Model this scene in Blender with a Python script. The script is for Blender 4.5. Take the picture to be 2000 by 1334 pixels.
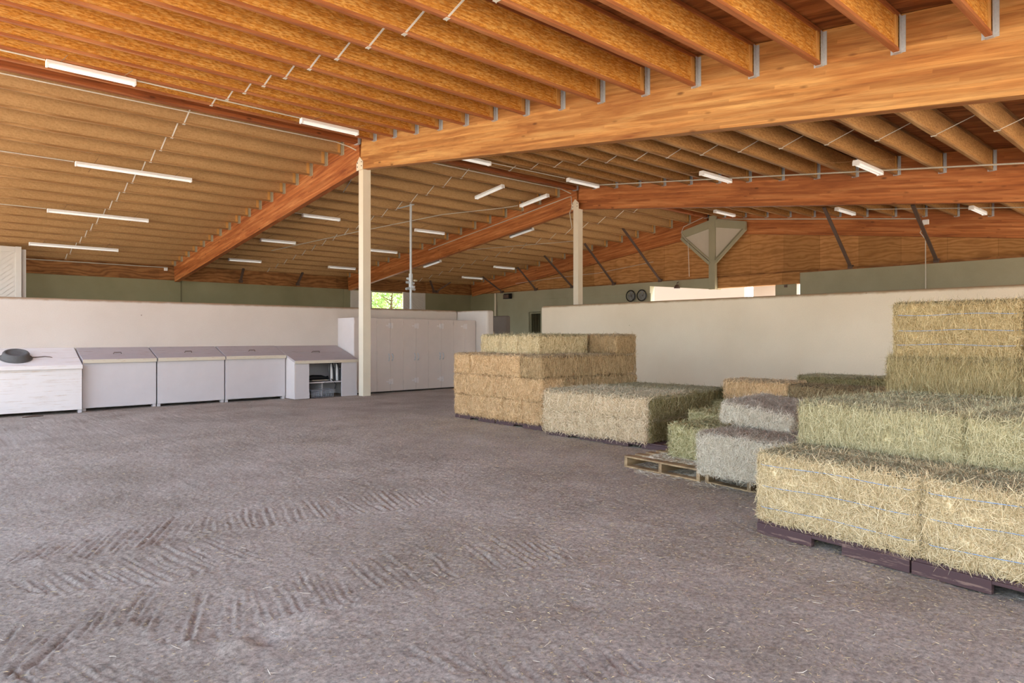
import bpy, bmesh, math, random
import numpy as np
from mathutils import Vector, Matrix
C = bpy.context.scene
for o in list(bpy.data.objects): bpy.data.objects.remove(o)
PI = math.pi
# ------------------------------------------------------------ camera, sky, sun, exposure
# x runs along the ridge, y across the barn, z up; the photographer stands at the origin, eye 1.38 m
YAW = 0.8356
cam_d = bpy.data.cameras.new('camera'); cam = bpy.data.objects.new('camera', cam_d); C.collection.objects.link(cam)
cam_d.sensor_width = 36; cam_d.lens = 36 * 1326.1 / 2000; cam_d.shift_y = -11.75 / 2000
cam_d.clip_start = 0.05; cam_d.clip_end = 400
cam.location = (0, 0, 1.38); cam.rotation_euler = (PI / 2, 0, YAW - PI / 2)
C.camera = cam
w = bpy.data.worlds.new('sky'); C.world = w; w.use_nodes = True
nt = w.node_tree; bg = nt.nodes['Background']
sky = nt.nodes.new('ShaderNodeTexSky'); sky.sky_type = 'NISHITA'; sky.sun_disc = False
sky.sun_elevation = math.radians(62); sky.sun_rotation = math.radians(90); sky.air_density = 1.0; sky.dust_density = 2.5
hs = nt.nodes.new('ShaderNodeHueSaturation'); hs.inputs['Saturation'].default_value = 0.62   # thin bright overcast over blue
nt.links.new(sky.outputs[0], hs.inputs['Color']); nt.links.new(hs.outputs[0], bg.inputs[0]); bg.inputs[1].default_value = 0.5
sd = bpy.data.lights.new('sun', 'SUN'); sd.energy = 7.0; sd.angle = 0.01; sd.color = (1, 0.93, 0.82)
sun = bpy.data.objects.new('sun', sd); C.collection.objects.link(sun)
sun.rotation_euler = (0, math.radians(24), math.radians(-20))   # high, from beyond the far end wall
sun.location = (40, 0, 60)
C.view_settings.view_transform = 'Standard'; C.view_settings.look = 'None'
C.view_settings.gamma = 1; C.view_settings.use_curve_mapping = False
C.view_settings.exposure = 1.55
# ------------------------------------------------------------ measures
BR, A1, BAY, BO, HW, HB, SL, AE, EYE = 13.8, 7.89, 7.33, 28.02, 3.51, 5.17, 0.125, 22.39, 1.38
A2, A3 = A1 + BAY, 22.55
BIN, AP = 15.6, 12.0           # inner partition planes
ROOF0, ROOFY0, ROOFY1 = -1.5, -4.5, 28.4  # roof run on out of view at right, to darken near floor and hay
def hb(y): return HB - SL * abs(y - BR)     # underside of the glulams
def jb(y): return hb(y) + 0.58              # underside of the joists
def dk(y): return hb(y) + 1.0               # underside of the roof deck
def lin(*c):
    return tuple(((v / 255) / 12.92 if v / 255 < 0.04045 else ((v / 255 + 0.055) / 1.055) ** 2.4) for v in c) + (1,)
# ------------------------------------------------------------ materials
def mat(name, col, rough=0.85, metal=0.0, spec=0.3):
    m = bpy.data.materials.new(name); m.use_nodes = True
    b = m.node_tree.nodes['Principled BSDF']
    b.inputs['Base Color'].default_value = col; b.inputs['Roughness'].default_value = rough
    b.inputs['Metallic'].default_value = metal; b.inputs['Specular IOR Level'].default_value = spec
    return m
class G:
    def __init__(s, m): s.t = m.node_tree; s.b = s.t.nodes['Principled BSDF']; s.tc = s.t.nodes.new('ShaderNodeTexCoord')
    def n(s, k, **kw):
        x = s.t.nodes.new('ShaderNode' + k)
        for a, v in kw.items(): setattr(x, a, v)
        return x
    def l(s, a, b): s.t.links.new(a, b)
    def coord(s, scale, src='Object', rot=(0, 0, 0)):
        mp = s.n('Mapping'); mp.inputs['Scale'].default_value = scale; mp.inputs['Rotation'].default_value = rot
        s.l(s.tc.outputs[src], mp.inputs[0]); return mp.outputs[0]
    def noise(s, v, sc=1, det=4, rough=0.6, dist=0):
        x = s.n('TexNoise'); x.inputs['Scale'].default_value = sc; x.inputs['Detail'].default_value = det
        x.inputs['Roughness'].default_value = rough; x.inputs['Distortion'].default_value = dist
        s.l(v, x.inputs['Vector']); return x.outputs['Fac']
    def vor(s, v, sc=1, feat='F1', out='Color', rnd=1):
        x = s.n('TexVoronoi', feature=feat); x.inputs['Scale'].default_value = sc; x.inputs['Randomness'].default_value = rnd
        s.l(v, x.inputs['Vector']); return x.outputs[out]
    def ramp(s, fac, stops):
        r = s.n('ValToRGB'); e = r.color_ramp.elements
        while len(e) < len(stops): e.new(0.5)
        for i, (p, c) in enumerate(stops): e[i].position = p; e[i].color = c if len(c) == 4 else tuple(c) + (1,)
        s.l(fac, r.inputs[0]); return r.outputs[0]
    def mix(s, fac, a, b, kind='MIX'):
        x = s.n('Mix', data_type='RGBA', blend_type=kind)
        for sock, v in ((x.inputs[0], fac), (x.inputs[6], a), (x.inputs[7], b)):
            if hasattr(v, 'links'): s.l(v, sock)
            else: sock.default_value = v
        return x.outputs[2]
    def math(s, op, a, b=0):
        x = s.n('Math', operation=op)
        for sock, v in ((x.inputs[0], a), (x.inputs[1], b)):
            if hasattr(v, 'links'): s.l(v, sock)
            else: sock.default_value = v
        return x.outputs[0]
    def sep(s, v):
        x = s.n('SeparateXYZ'); s.l(v, x.inputs[0]); return x.outputs
    def col(s, c): s.l(c, s.b.inputs['Base Color'])
    def bump(s, h, strength=0.3, dist=0.01):
        x = s.n('Bump'); x.inputs['Strength'].default_value = strength; x.inputs['Distance'].default_value = dist
        s.l(h, x.inputs['Height']); s.l(x.outputs[0], s.b.inputs['Normal'])
M = {}
def osb(name, dark, mid, light, chip, contrast=0.6):
    """pressed wood flakes: three layers of long cells turned different ways"""
    m = mat(name, mid, 0.75); g = G(m)
    v = g.coord((1, 1, 1)); nz = g.noise(v, 26, 4, 0.7, 0.5); big = g.noise(v, 1.1, 4)
    c = g.ramp(nz, [(0.28, dark), (0.5, mid), (0.72, light)])
    for k, (rot, cut) in enumerate((((0, 0.35, 0), 0.60), ((0, -0.75, 0), 0.66), ((0, 1.45, 0), 0.70), ((0, 0.95, 0), 0.74))):
        cell = g.sep(g.vor(g.coord((16, 16, 95), rot=rot), 1, out='Color'))
        c = g.mix(g.ramp(cell[0], [(cut, (0,) * 3), (cut + 0.04, (0.75 * contrast,) * 3)]), c, light if k % 2 else mid)
        c = g.mix(g.ramp(cell[1], [(0.86, (0,) * 3), (0.9, (0.7 * contrast,) * 3)]), c, chip)
        c = g.mix(g.ramp(cell[2], [(0.84, (0,) * 3), (0.9, (0.6 * contrast,) * 3)]), c, dark)
    c = g.mix(g.ramp(big, [(0.35, (0.0,) * 3), (0.75, (0.3,) * 3)]), c, dark)
    g.col(c); g.bump(nz, 0.2, 0.003); return m
M['osb'] = osb('osb web', lin(150, 88, 28), lin(204, 138, 50), lin(226, 166, 78), lin(246, 206, 124))
M['osb_tan'] = osb('osb web tan', lin(150, 116, 74), lin(176, 140, 94), lin(192, 158, 112), lin(198, 164, 118), 0.3)  # paler tan webs for the left slope
M['osb_brown'] = osb('osb web brown', lin(132, 92, 48), lin(176, 130, 76), lin(198, 152, 96), lin(214, 170, 112), 0.45)
def wood(name, dark, mid, light, axis=0, lam=0.0, knots=True, rough=0.6, stretch=9, fine=60):
    m = mat(name, mid, rough); g = G(m)
    s = [fine] * 3; s[axis] = fine / stretch / 3
    s2 = [7] * 3; s2[axis] = 0.5
    gr = g.noise(g.coord(tuple(s)), 1, 5, 0.7, 1.2)
    bigg = g.noise(g.coord(tuple(s2)), 1, 3, 0.6, 1.0)
    c = g.ramp(bigg, [(0.28, dark), (0.5, mid), (0.72, light)])
    c = g.mix(0.75, c, g.ramp(gr, [(0.25, (0.5, 0.42, 0.36)), (0.5, (0.95,) * 3), (0.8, (1.2,) * 3)]), 'MULTIPLY')
    if lam:
        z = g.sep(g.tc.outputs['Object'])
        lay = g.math('FLOOR', g.math('DIVIDE', z[2], lam)); fr = g.math('FRACT', g.math('DIVIDE', z[2], lam))
        seg = g.math('FLOOR', g.math('ADD', g.math('DIVIDE', z[axis], 2.3), g.math('MULTIPLY', lay, 0.37)))
        cb = g.n('CombineXYZ'); g.l(lay, cb.inputs[0]); g.l(seg, cb.inputs[1])
        wn = g.n('TexWhiteNoise', noise_dimensions='3D'); g.l(cb.outputs[0], wn.inputs['Vector'])
        c = g.mix(0.85, c, g.ramp(wn.outputs['Value'], [(0, (0.74, 0.66, 0.58)), (0.5, (0.93, 0.91, 0.88)), (1, (1.16, 1.14, 1.08))]), 'MULTIPLY')
        c = g.mix(g.ramp(fr, [(0.0, (0.5,) * 3), (0.06, (0,) * 3)]), c, dark)
    if knots:
        ks = [5] * 3; ks[axis] = 1.7
        kv = g.vor(g.coord(tuple(ks)), 1, out='Distance')
        c = g.mix(g.ramp(kv, [(0.05, (0.75,) * 3), (0.13, (0,) * 3)]), c, tuple(x * 0.35 for x in dark[:3]) + (1,))
    g.col(c); g.bump(gr, 0.15, 0.003); return m
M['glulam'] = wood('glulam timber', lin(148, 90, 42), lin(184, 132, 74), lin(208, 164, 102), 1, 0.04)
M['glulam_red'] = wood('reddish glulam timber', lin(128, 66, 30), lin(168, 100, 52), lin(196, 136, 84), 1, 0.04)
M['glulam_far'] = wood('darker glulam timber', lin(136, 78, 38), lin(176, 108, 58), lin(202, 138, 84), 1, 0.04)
M['ridge'] = wood('ridge timber', lin(112, 60, 30), lin(148, 84, 44), lin(176, 108, 62), 0, 0.0)
M['flange'] = wood('joist flange timber', lin(124, 70, 38), lin(158, 96, 56), lin(184, 124, 78), 0, 0, False)
M['flange_dull'] = wood('dull joist flange timber', lin(108, 76, 42), lin(146, 108, 66), lin(176, 138, 92), 0, 0, False)  # duller brown flanges, left slope and farther bays
M['deck'] = wood('roof plywood', lin(104, 60, 30), lin(148, 92, 50), lin(184, 124, 74), 1, 0, False, 0.7, 6, 40)
M['plank'] = wood('pallet timber', lin(104, 84, 60), lin(148, 124, 90), lin(178, 152, 114), 1, 0, True)
def plywood(name, dark, mid, light):
    m = mat(name, mid, 0.75); g = G(m)
    wv = g.n('TexWave', wave_type='BANDS', bands_direction='Z'); wv.inputs['Scale'].default_value = 0.9
    wv.inputs['Distortion'].default_value = 14; wv.inputs['Detail'].default_value = 3; wv.inputs['Detail Scale'].default_value = 1.2
    g.l(g.coord((0.8, 0.8, 2.6)), wv.inputs[0])
    c = g.mix(0.45, mid, g.ramp(wv.outputs['Fac'], [(0.0, dark), (0.35, mid), (0.9, light)]))
    y = g.sep(g.tc.outputs['Object'])
    pan = g.math('ADD', g.math('FLOOR', g.math('DIVIDE', y[1], 1.22)), g.math('MULTIPLY', g.math('FLOOR', g.math('DIVIDE', y[0], 2.44)), 7))
    wn = g.n('TexWhiteNoise', noise_dimensions='1D'); g.l(pan, wn.inputs['W'])
    c = g.mix(0.8, c, g.ramp(wn.outputs['Value'], [(0, (0.72, 0.68, 0.6)), (1, (1.15, 1.1, 1.1))]), 'MULTIPLY')
    fr = g.math('FRACT', g.math('DIVIDE', y[1], 1.22))
    c = g.mix(g.ramp(fr, [(0.0, (0.6,) * 3), (0.012, (0,) * 3)]), c, lin(40, 24, 12))
    nz = g.noise(g.coord((1, 1, 1)), 2.2, 5, 0.6)
    c = g.mix(g.ramp(nz, [(0.45, (0,) * 3), (0.75, (0.45,) * 3)]), c, dark)
    g.col(c); return m
M['ply'] = plywood('gable plywood', lin(140, 96, 52), lin(178, 130, 76), lin(200, 152, 98))
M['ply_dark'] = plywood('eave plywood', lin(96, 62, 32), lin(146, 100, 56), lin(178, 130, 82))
def stucco(name, c1, c2, dirt=None, bumps=0.35):
    m = mat(name, c1, 0.95, spec=0.1); g = G(m)
    v = g.coord((1, 1, 1)); big = g.noise(v, 0.6, 4, 0.6); fine = g.noise(v, 60, 4, 0.7); md = g.noise(v, 5, 4, 0.6)
    c = g.ramp(big, [(0.3, c2), (0.7, c1)])
    c = g.mix(0.3, c, g.ramp(fine, [(0.2, (0.75,) * 3), (0.8, (1.15,) * 3)]), 'MULTIPLY')
    sp = g.vor(g.coord((1, 1, 1)), 1.4, out='Distance')
    c = g.mix(g.ramp(sp, [(0.012, (0.7,) * 3), (0.02, (0,) * 3)]), c, lin(90, 60, 40))
    if dirt:   # dirt lying on the rounded wall top
        z = g.sep(g.tc.outputs['Object'])[2]
        e = g.math('ADD', z, g.math('MULTIPLY', md, 0.05))
        c = g.mix(g.ramp(g.math('SUBTRACT', e, dirt - 1.0), [(0.955, (0,) * 3), (0.995, (0.85,) * 3)]), c, lin(150, 122, 88))
    g.col(c); g.bump(g.mix(0.5, fine, md), bumps, 0.006); return m
M['wall_in'] = stucco('partition stucco', lin(208, 199, 189), lin(197, 187, 176), 2.11)
M['wall_in_right'] = stucco('warm-lit partition stucco', lin(212, 198, 174), lin(200, 185, 160), 2.13)  # same stucco as the left partition, its warmer light put into the colour
M['wall_out'] = stucco('outer stucco', lin(150, 146, 116), lin(136, 132, 102))
M['green_paint'] = stucco('sage painted wall', lin(170, 166, 142), lin(156, 153, 128))
M['shaded_wall'] = stucco('shaded stub wall stucco', lin(122, 112, 102), lin(110, 100, 92))  # shade on the stub's face put into this darker stucco colour
def paint(name, c1, chips=0.0, dirtc=lin(120, 96, 70), stretch=(0.6, 6, 6), rough=0.6):
    m = mat(name, c1, rough); g = G(m)
    v = g.coord((1, 1, 1)); n1 = g.noise(v, 3, 5, 0.6)
    c = g.mix(0.25, c1, g.ramp(n1, [(0.3, (0.85,) * 3), (0.7, (1.08,) * 3)]), 'MULTIPLY')
    gr = g.noise(g.coord(stretch), 5, 5, 0.75)
    if chips: c = g.mix(g.ramp(gr, [(0.62 - chips * 0.12, (0,) * 3), (0.70 - chips * 0.12, (0.8,) * 3)]), c, dirtc)
    sp = g.vor(v, 9, out='Distance')
    c = g.mix(g.ramp(sp, [(0.02, (0.5,) * 3), (0.05, (0,) * 3)]), c, dirtc)
    g.col(c); g.bump(gr, 0.1, 0.003); return m
M['bin'] = paint('bin paint', lin(204, 198, 198)); M['bin_worn'] = paint('worn white bin paint', lin(226, 220, 216), 0.45, lin(186, 160, 128), (0.35, 6, 13))
M['lid'] = paint('grey lid paint', lin(176, 166, 166), 0.25, lin(140, 112, 86)); M['lid_edge'] = paint('cream lid edge', lin(206, 196, 176), 0.35, lin(150, 112, 76))
M['locker'] = paint('locker paint', lin(204, 191, 182)); M['locker_side'] = paint('light cabinet side', lin(212, 204, 200))
M['post'] = paint('cream post paint', lin(220, 210, 188), 0.0, lin(150, 110, 80)); M['door'] = paint('pale door paint', lin(206, 202, 194))
M['white'] = mat('white enamel', lin(238, 238, 236), 0.45); M['whitewall'] = mat('white wall', lin(176, 172, 166), 0.9); M['soffit'] = mat('tan soffit', lin(150, 110, 76), 0.9)
def metalm(name, c1, rough=0.45, metal=0.8):
    m = mat(name, c1, rough, metal); g = G(m)
    n1 = g.noise(g.coord((1, 1, 1)), 40, 3); g.col(g.mix(0.4, c1, g.ramp(n1, [(0.3, (0.7,) * 3), (0.7, (1.1,) * 3)]), 'MULTIPLY')); return m
M['galv'] = metalm('galvanised steel', lin(190, 196, 200), 0.5, 0.35); M['strap'] = metalm('pale strap steel', lin(226, 222, 210), 0.5, 0.2)
M['hanger_far'] = metalm('dull hanger steel', lin(172, 164, 140), 0.6, 0.1)  # duller steel for the left-slope hangers
M['steel_dark'] = metalm('dark primed steel', lin(98, 80, 70), 0.6, 0.2); M['conduit'] = metalm('conduit steel', lin(204, 200, 186), 0.5, 0.2)
M['stiff'] = mat('pale stiffener wood', lin(204, 156, 88), 0.7); M['gusset'] = paint('light gusset paint', lin(196, 190, 174)); M['black'] = mat('black plastic', lin(24, 24, 27), 0.5); M['rubber'] = metalm('dusty rubber', lin(92, 90, 88), 0.85, 0.0)
M['blue'] = mat('blue polypropylene twine', lin(132, 168, 208), 0.6); M['grey_plastic'] = mat('grey plastic', lin(150, 155, 165), 0.5)
M['maroon'] = paint('maroon pallet paint', lin(74, 54, 54), 0.6, lin(128, 104, 92)); M['dark'] = mat('dark interior', lin(60, 54, 48), 0.9)
M['glassdisc'] = metalm('fan grille', lin(150, 152, 150), 0.4, 0.5); M['mesh'] = metalm('wire mesh', lin(180, 188, 200), 0.35, 0.7)
M['bark'] = mat('bark', lin(98, 78, 56), 0.9)
M['leaf'] = mat('leaves', lin(120, 160, 72), 0.6); _g = G(M['leaf']); _g.col(_g.ramp(_g.noise(_g.coord((1, 1, 1)), 3, 3), [(0.3, lin(84, 124, 48)), (0.7, lin(176, 206, 116))]))
M['tube'] = mat('fluorescent tube', lin(245, 245, 242), 0.3)
M['tube'].node_tree.nodes['Principled BSDF'].inputs['Emission Color'].default_value = (1, 0.97, 0.92, 1)
M['tube'].node_tree.nodes['Principled BSDF'].inputs['Emission Strength'].default_value = 0.1
# hay
HAYC = {}
def hay(name, dark, mid, light, top=None, topmix=0.0):
    HAYC[name] = (dark, mid, light)
    return hay_(name, dark, mid, light, top, topmix)
def hay_(name, dark, mid, light, top=None, topmix=0.0):
    m = mat(name, mid, 0.9, spec=0.15); g = G(m)
    v1 = g.noise(g.coord((90, 90, 18)), 1, 3, 0.7, 0.8); v2 = g.noise(g.coord((20, 20, 70)), 1, 3, 0.7, 0.8)
    big = g.noise(g.coord((1, 1, 1)), 6, 4, 0.6)
    f = g.math('ADD', g.math('MULTIPLY', v1, 0.6), g.math('MULTIPLY', v2, 0.4))
    c = g.ramp(f, [(0.36, dark), (0.5, mid), (0.62, light)])
    c = g.mix(0.6, c, g.ramp(big, [(0.3, (0.72,) * 3), (0.7, (1.15,) * 3)]), 'MULTIPLY')
    if top:   # chaff and dust lying on the upper face of a bale
        nz = g.sep(g.tc.outputs['Normal'])[2]
        c = g.mix(g.math('MULTIPLY', g.ramp(nz, [(0.55, (0,) * 3), (0.85, (1,) * 3)]), topmix), c, top)
    g.col(c); g.bump(f, 0.8, 0.012)
    s = mat(name + ' stems', mid, 0.8, spec=0.2); g = G(s)
    at = g.n('Attribute'); at.attribute_name = 'tone'
    c = g.ramp(at.outputs['Fac'], [(0.0, dark), (0.45, mid), (0.85, light), (1.0, tuple(min(1, x * 1.15) for x in light[:3]) + (1,))])
    if top:
        a2 = g.n('Attribute'); a2.attribute_name = 'up'
        c = g.mix(g.math('MULTIPLY', a2.outputs['Fac'], topmix), c, g.mix(at.outputs['Fac'], tuple(x * 0.7 for x in top[:3]) + (1,), tuple(min(1, x * 1.6) for x in top[:3]) + (1,)))
    g.col(c)
    return m, s
HAY = {'straw': hay('straw', lin(150, 118, 76), lin(206, 170, 122), lin(236, 206, 160), lin(134, 124, 106), 0.75),
       'side': hay('shaded cut straw', lin(116, 94, 60), lin(174, 146, 104), lin(208, 180, 136), lin(134, 124, 106), 0.75),  # straw darkened in colour for the stack's side turned from the light
       'green': hay('green hay', lin(116, 108, 70), lin(184, 173, 128), lin(218, 209, 168), lin(116, 114, 92), 0.75),
       'gold': hay('golden hay', lin(140, 118, 74), lin(206, 184, 138), lin(238, 221, 180), lin(108, 110, 88), 0.85),
       'grey': hay('grey hay', lin(146, 134, 110), lin(202, 192, 168), lin(230, 222, 202), lin(130, 118, 106), 0.8),
       'pale': hay('pale bleached hay', lin(156, 134, 98), lin(216, 194, 156), lin(240, 222, 190), lin(150, 148, 126), 0.8),
       'dkgreen': hay('dark green hay', lin(84, 76, 44), lin(130, 118, 76), lin(170, 158, 114), lin(152, 146, 122), 0.8),
       'leafy': hay('leafy green hay', lin(104, 100, 60), lin(168, 160, 112), lin(210, 202, 160), lin(128, 124, 88), 0.5),
       'olive': hay('olive stemmy hay', lin(104, 90, 54), lin(168, 149, 101), lin(204, 187, 140), lin(108, 104, 80), 0.75),  # dimmer light on the third tier put into this darker hay
       'tan': hay('tan hay', lin(118, 98, 58), lin(182, 158, 108), lin(218, 198, 150), lin(104, 100, 76), 0.85),  # darkened for the dimmer light on the topmost bales; litter shares it
       'brown': hay('weathered hay', lin(96, 80, 54), lin(142, 120, 86), lin(176, 156, 116), lin(104, 94, 72), 0.7)}
for k_, nm_ in list(zip(list(HAY), list(HAYC))): HAY[k_ + '_c'] = hay_('covered ' + nm_, *HAYC[nm_])
# ground
m = mat('raked dirt', lin(164, 150, 144), 0.97, spec=0.08); g = G(m); M['dirt'] = m
v = g.coord((1, 1, 1)); n1 = g.noise(v, 1.0, 5, 0.65); n2 = g.noise(v, 95, 6, 0.85); n3 = g.noise(v, 14, 5, 0.7)
c = g.ramp(n1, [(0.3, lin(160, 149, 136)), (0.5, lin(178, 167, 155)), (0.7, lin(192, 182, 171))])
c = g.mix(0.6, c, g.ramp(n2, [(0.3, (0.42,) * 3), (0.5, (1,) * 3), (0.7, (1.5,) * 3)]), 'MULTIPLY')
c = g.mix(0.4, c, g.ramp(n3, [(0.3, (0.8,) * 3), (0.7, (1.12,) * 3)]), 'MULTIPLY')
n4 = g.noise(v, 42, 3, 0.6)
c = g.mix(0.75, c, g.ramp(n4, [(0.34, (0.6,) * 3), (0.5, (1,) * 3), (0.66, (1.3,) * 3)]), 'MULTIPLY')
for rot, sc in (((0, 0, 0.5), (150, 18, 1)), ((0, 0, -0.9), (130, 16, 1))):   # crushed straw trodden in
    st = g.noise(g.coord(sc, rot=rot), 1, 2, 0.5)
    c = g.mix(g.ramp(st, [(0.70, (0,) * 3), (0.76, (0.6,) * 3)]), c, lin(206, 198, 170))
g.col(c); g.bump(g.mix(0.35, n2, n3), 1.0, 0.02)
m = mat('desert ground', lin(206, 190, 170), 0.95, spec=0.1); g = G(m); M['sand'] = m
g.col(g.ramp(g.noise(g.coord((1, 1, 1)), 0.8, 5), [(0.3, lin(194, 176, 154)), (0.7, lin(218, 202, 182))]))
# ------------------------------------------------------------ mesh helpers
class MB:
    def __init__(s): s.v = []; s.f = []
    def add(s, vs, fs):
        o = len(s.v); s.v += [tuple(p) for p in vs]; s.f += [tuple(i + o for i in q) for q in fs]; return s
    def box(s, x0, x1, y0, y1, z0, z1):
        vs = [(x, y, z) for x in (x0, x1) for y in (y0, y1) for z in (z0, z1)]
        return s.add(vs, [(0, 1, 3, 2), (4, 6, 7, 5), (0, 4, 5, 1), (2, 3, 7, 6), (0, 2, 6, 4), (1, 5, 7, 3)])
    def hexa(s, b, t):      # bottom quad, top quad
        return s.add(list(b) + list(t), [(3, 2, 1, 0), (4, 5, 6, 7), (0, 1, 5, 4), (1, 2, 6, 5), (2, 3, 7, 6), (3, 0, 4, 7)])
    def prism(s, poly, axis, a, b):   # extrude polygon (2-D) along axis from a to b
        n = len(poly)
        def p(q, t):
            return {0: (t, q[0], q[1]), 1: (q[0], t, q[1]), 2: (q[0], q[1], t)}[axis]
        vs = [p(q, a) for q in poly] + [p(q, b) for q in poly]
        fs = [tuple(range(n))[::-1], tuple(range(n, 2 * n))] + [(i, (i + 1) % n, n + (i + 1) % n, n + i) for i in range(n)]
        return s.add(vs, fs)
    def tube(s, pts, r, n=6, cap=True):
        pts = [Vector(p) for p in pts]; rings = []
        for i, p in enumerate(pts):
            d = (pts[min(i + 1, len(pts) - 1)] - pts[max(i - 1, 0)]).normalized()
            a = d.cross(Vector((0, 0, 1)) if abs(d.z) < 0.9 else Vector((1, 0, 0))).normalized(); b = d.cross(a)
            rr = r[i] if isinstance(r, (list, tuple)) else r
            rings.append([p + a * math.cos(2 * PI * k / n) * rr + b * math.sin(2 * PI * k / n) * rr for k in range(n)])
        vs = [q for R_ in rings for q in R_]; fs = []
        for i in range(len(pts) - 1):
            for k in range(n): fs.append((i * n + k, i * n + (k + 1) % n, (i + 1) * n + (k + 1) % n, (i + 1) * n + k))
        if cap: fs += [tuple(range(n))[::-1], tuple((len(pts) - 1) * n + k for k in range(n))]
        return s.add(vs, fs)
    def bar(s, p, q, wd, ht):   # rectangular bar between two points
        p, q = Vector(p), Vector(q); d = (q - p).normalized()
        a = d.cross(Vector((0, 0, 1)) if abs(d.z) < 0.95 else Vector((1, 0, 0))).normalized(); b = a.cross(d)
        c = [(-1, -1), (1, -1), (1, 1), (-1, 1)]
        return s.hexa([p + a * i * wd / 2 + b * j * ht / 2 for i, j in c], [q + a * i * wd / 2 + b * j * ht / 2 for i, j in c])
    def lathe(s, prof, n=24, c=(0, 0, 0)):
        vs = [(c[0] + r * math.cos(2 * PI * k / n), c[1] + r * math.sin(2 * PI * k / n), c[2] + z) for r, z in prof for k in range(n)]
        fs = [(i * n + k, i * n + (k + 1) % n, (i + 1) * n + (k + 1) % n, (i + 1) * n + k) for i in range(len(prof) - 1) for k in range(n)]
        return s.add(vs, fs + [tuple(range(n))[::-1], tuple((len(prof) - 1) * n + k for k in range(n))])
    def mesh(s, name):
        me = bpy.data.meshes.new(name); me.from_pydata(s.v, [], s.f); me.update()
        bm = bmesh.new(); bm.from_mesh(me); bmesh.ops.recalc_face_normals(bm, faces=bm.faces); bm.to_mesh(me); bm.free(); return me
def link(o): C.collection.objects.link(o); return o
def tag(o, label, cat, group=None, kind=None):
    if label: o['label'] = label
    if cat: o['category'] = cat
    if group: o['group'] = group
    if kind: o['kind'] = kind
    return o
def thing(name, label, cat, loc=(0, 0, 0), rotz=0.0, group=None):
    o = link(bpy.data.objects.new(name, None)); o.location = loc; o.rotation_euler = (0, 0, rotz); o.empty_display_size = 0.1
    return tag(o, label, cat, group)
def put(name, mb, m, parent=None, loc=None, bevel=0, smooth=False, label=None):
    me = mb if isinstance(mb, bpy.types.Mesh) else mb.mesh(name)
    me.materials.clear(); me.materials.append(M[m] if isinstance(m, str) else m)
    o = link(bpy.data.objects.new(name, me)); o.parent = parent
    if loc: o.location = loc
    if bevel:
        b = o.modifiers.new('bevel', 'BEVEL'); b.width = bevel; b.segments = 2; b.limit_method = 'ANGLE'
    if smooth: me.shade_smooth()
    if label: o['label'] = label
    return o
def struct(name, mb, m, bevel=0):
    o = put(name, mb, m, None, None, bevel); o['kind'] = 'structure'; return o
def copy_tree(o, parent=None):
    c = o.copy(); link(c); c.parent = parent
    for ch in list(o.children): copy_tree(ch, c)
    return c
def relabel(o, label): o['label'] = label; return o
ORD = ['first', 'second', 'third', 'fourth', 'fifth', 'sixth', 'seventh', 'eighth', 'ninth', 'tenth', 'eleventh', 'twelfth', 'thirteenth',
       'fourteenth', 'fifteenth', 'sixteenth', 'seventeenth', 'eighteenth', 'nineteenth']
rng = np.random.default_rng(7)
# ------------------------------------------------------------ floor
def arr_mesh(name, V, F, nper=4):
    me = bpy.data.meshes.new(name); me.vertices.add(len(V)); me.vertices.foreach_set('co', np.asarray(V, np.float32).ravel())
    nf = len(F); me.loops.add(nf * nper); me.loops.foreach_set('vertex_index', np.asarray(F, np.int32).ravel())
    me.polygons.add(nf); me.polygons.foreach_set('loop_start', np.arange(nf, dtype=np.int32) * nper)
    me.update(calc_edges=True); me.validate(); return me
def smooth01(t): t = np.clip(t, 0, 1); return t * t * (3 - 2 * t)
def vnoise(x, y, sc, seed):
    r = np.random.default_rng(seed); T = r.random((256, 256))
    u, v = x * sc + 57.3, y * sc + 31.7; i, j = np.floor(u).astype(int), np.floor(v).astype(int); a, b = smooth01(u - i), smooth01(v - j)
    g_ = lambda p, q: T[p % 256, q % 256]
    return (g_(i, j) * (1 - a) + g_(i + 1, j) * a) * (1 - b) + (g_(i, j + 1) * (1 - a) + g_(i + 1, j + 1) * a) * b - 0.5
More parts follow.
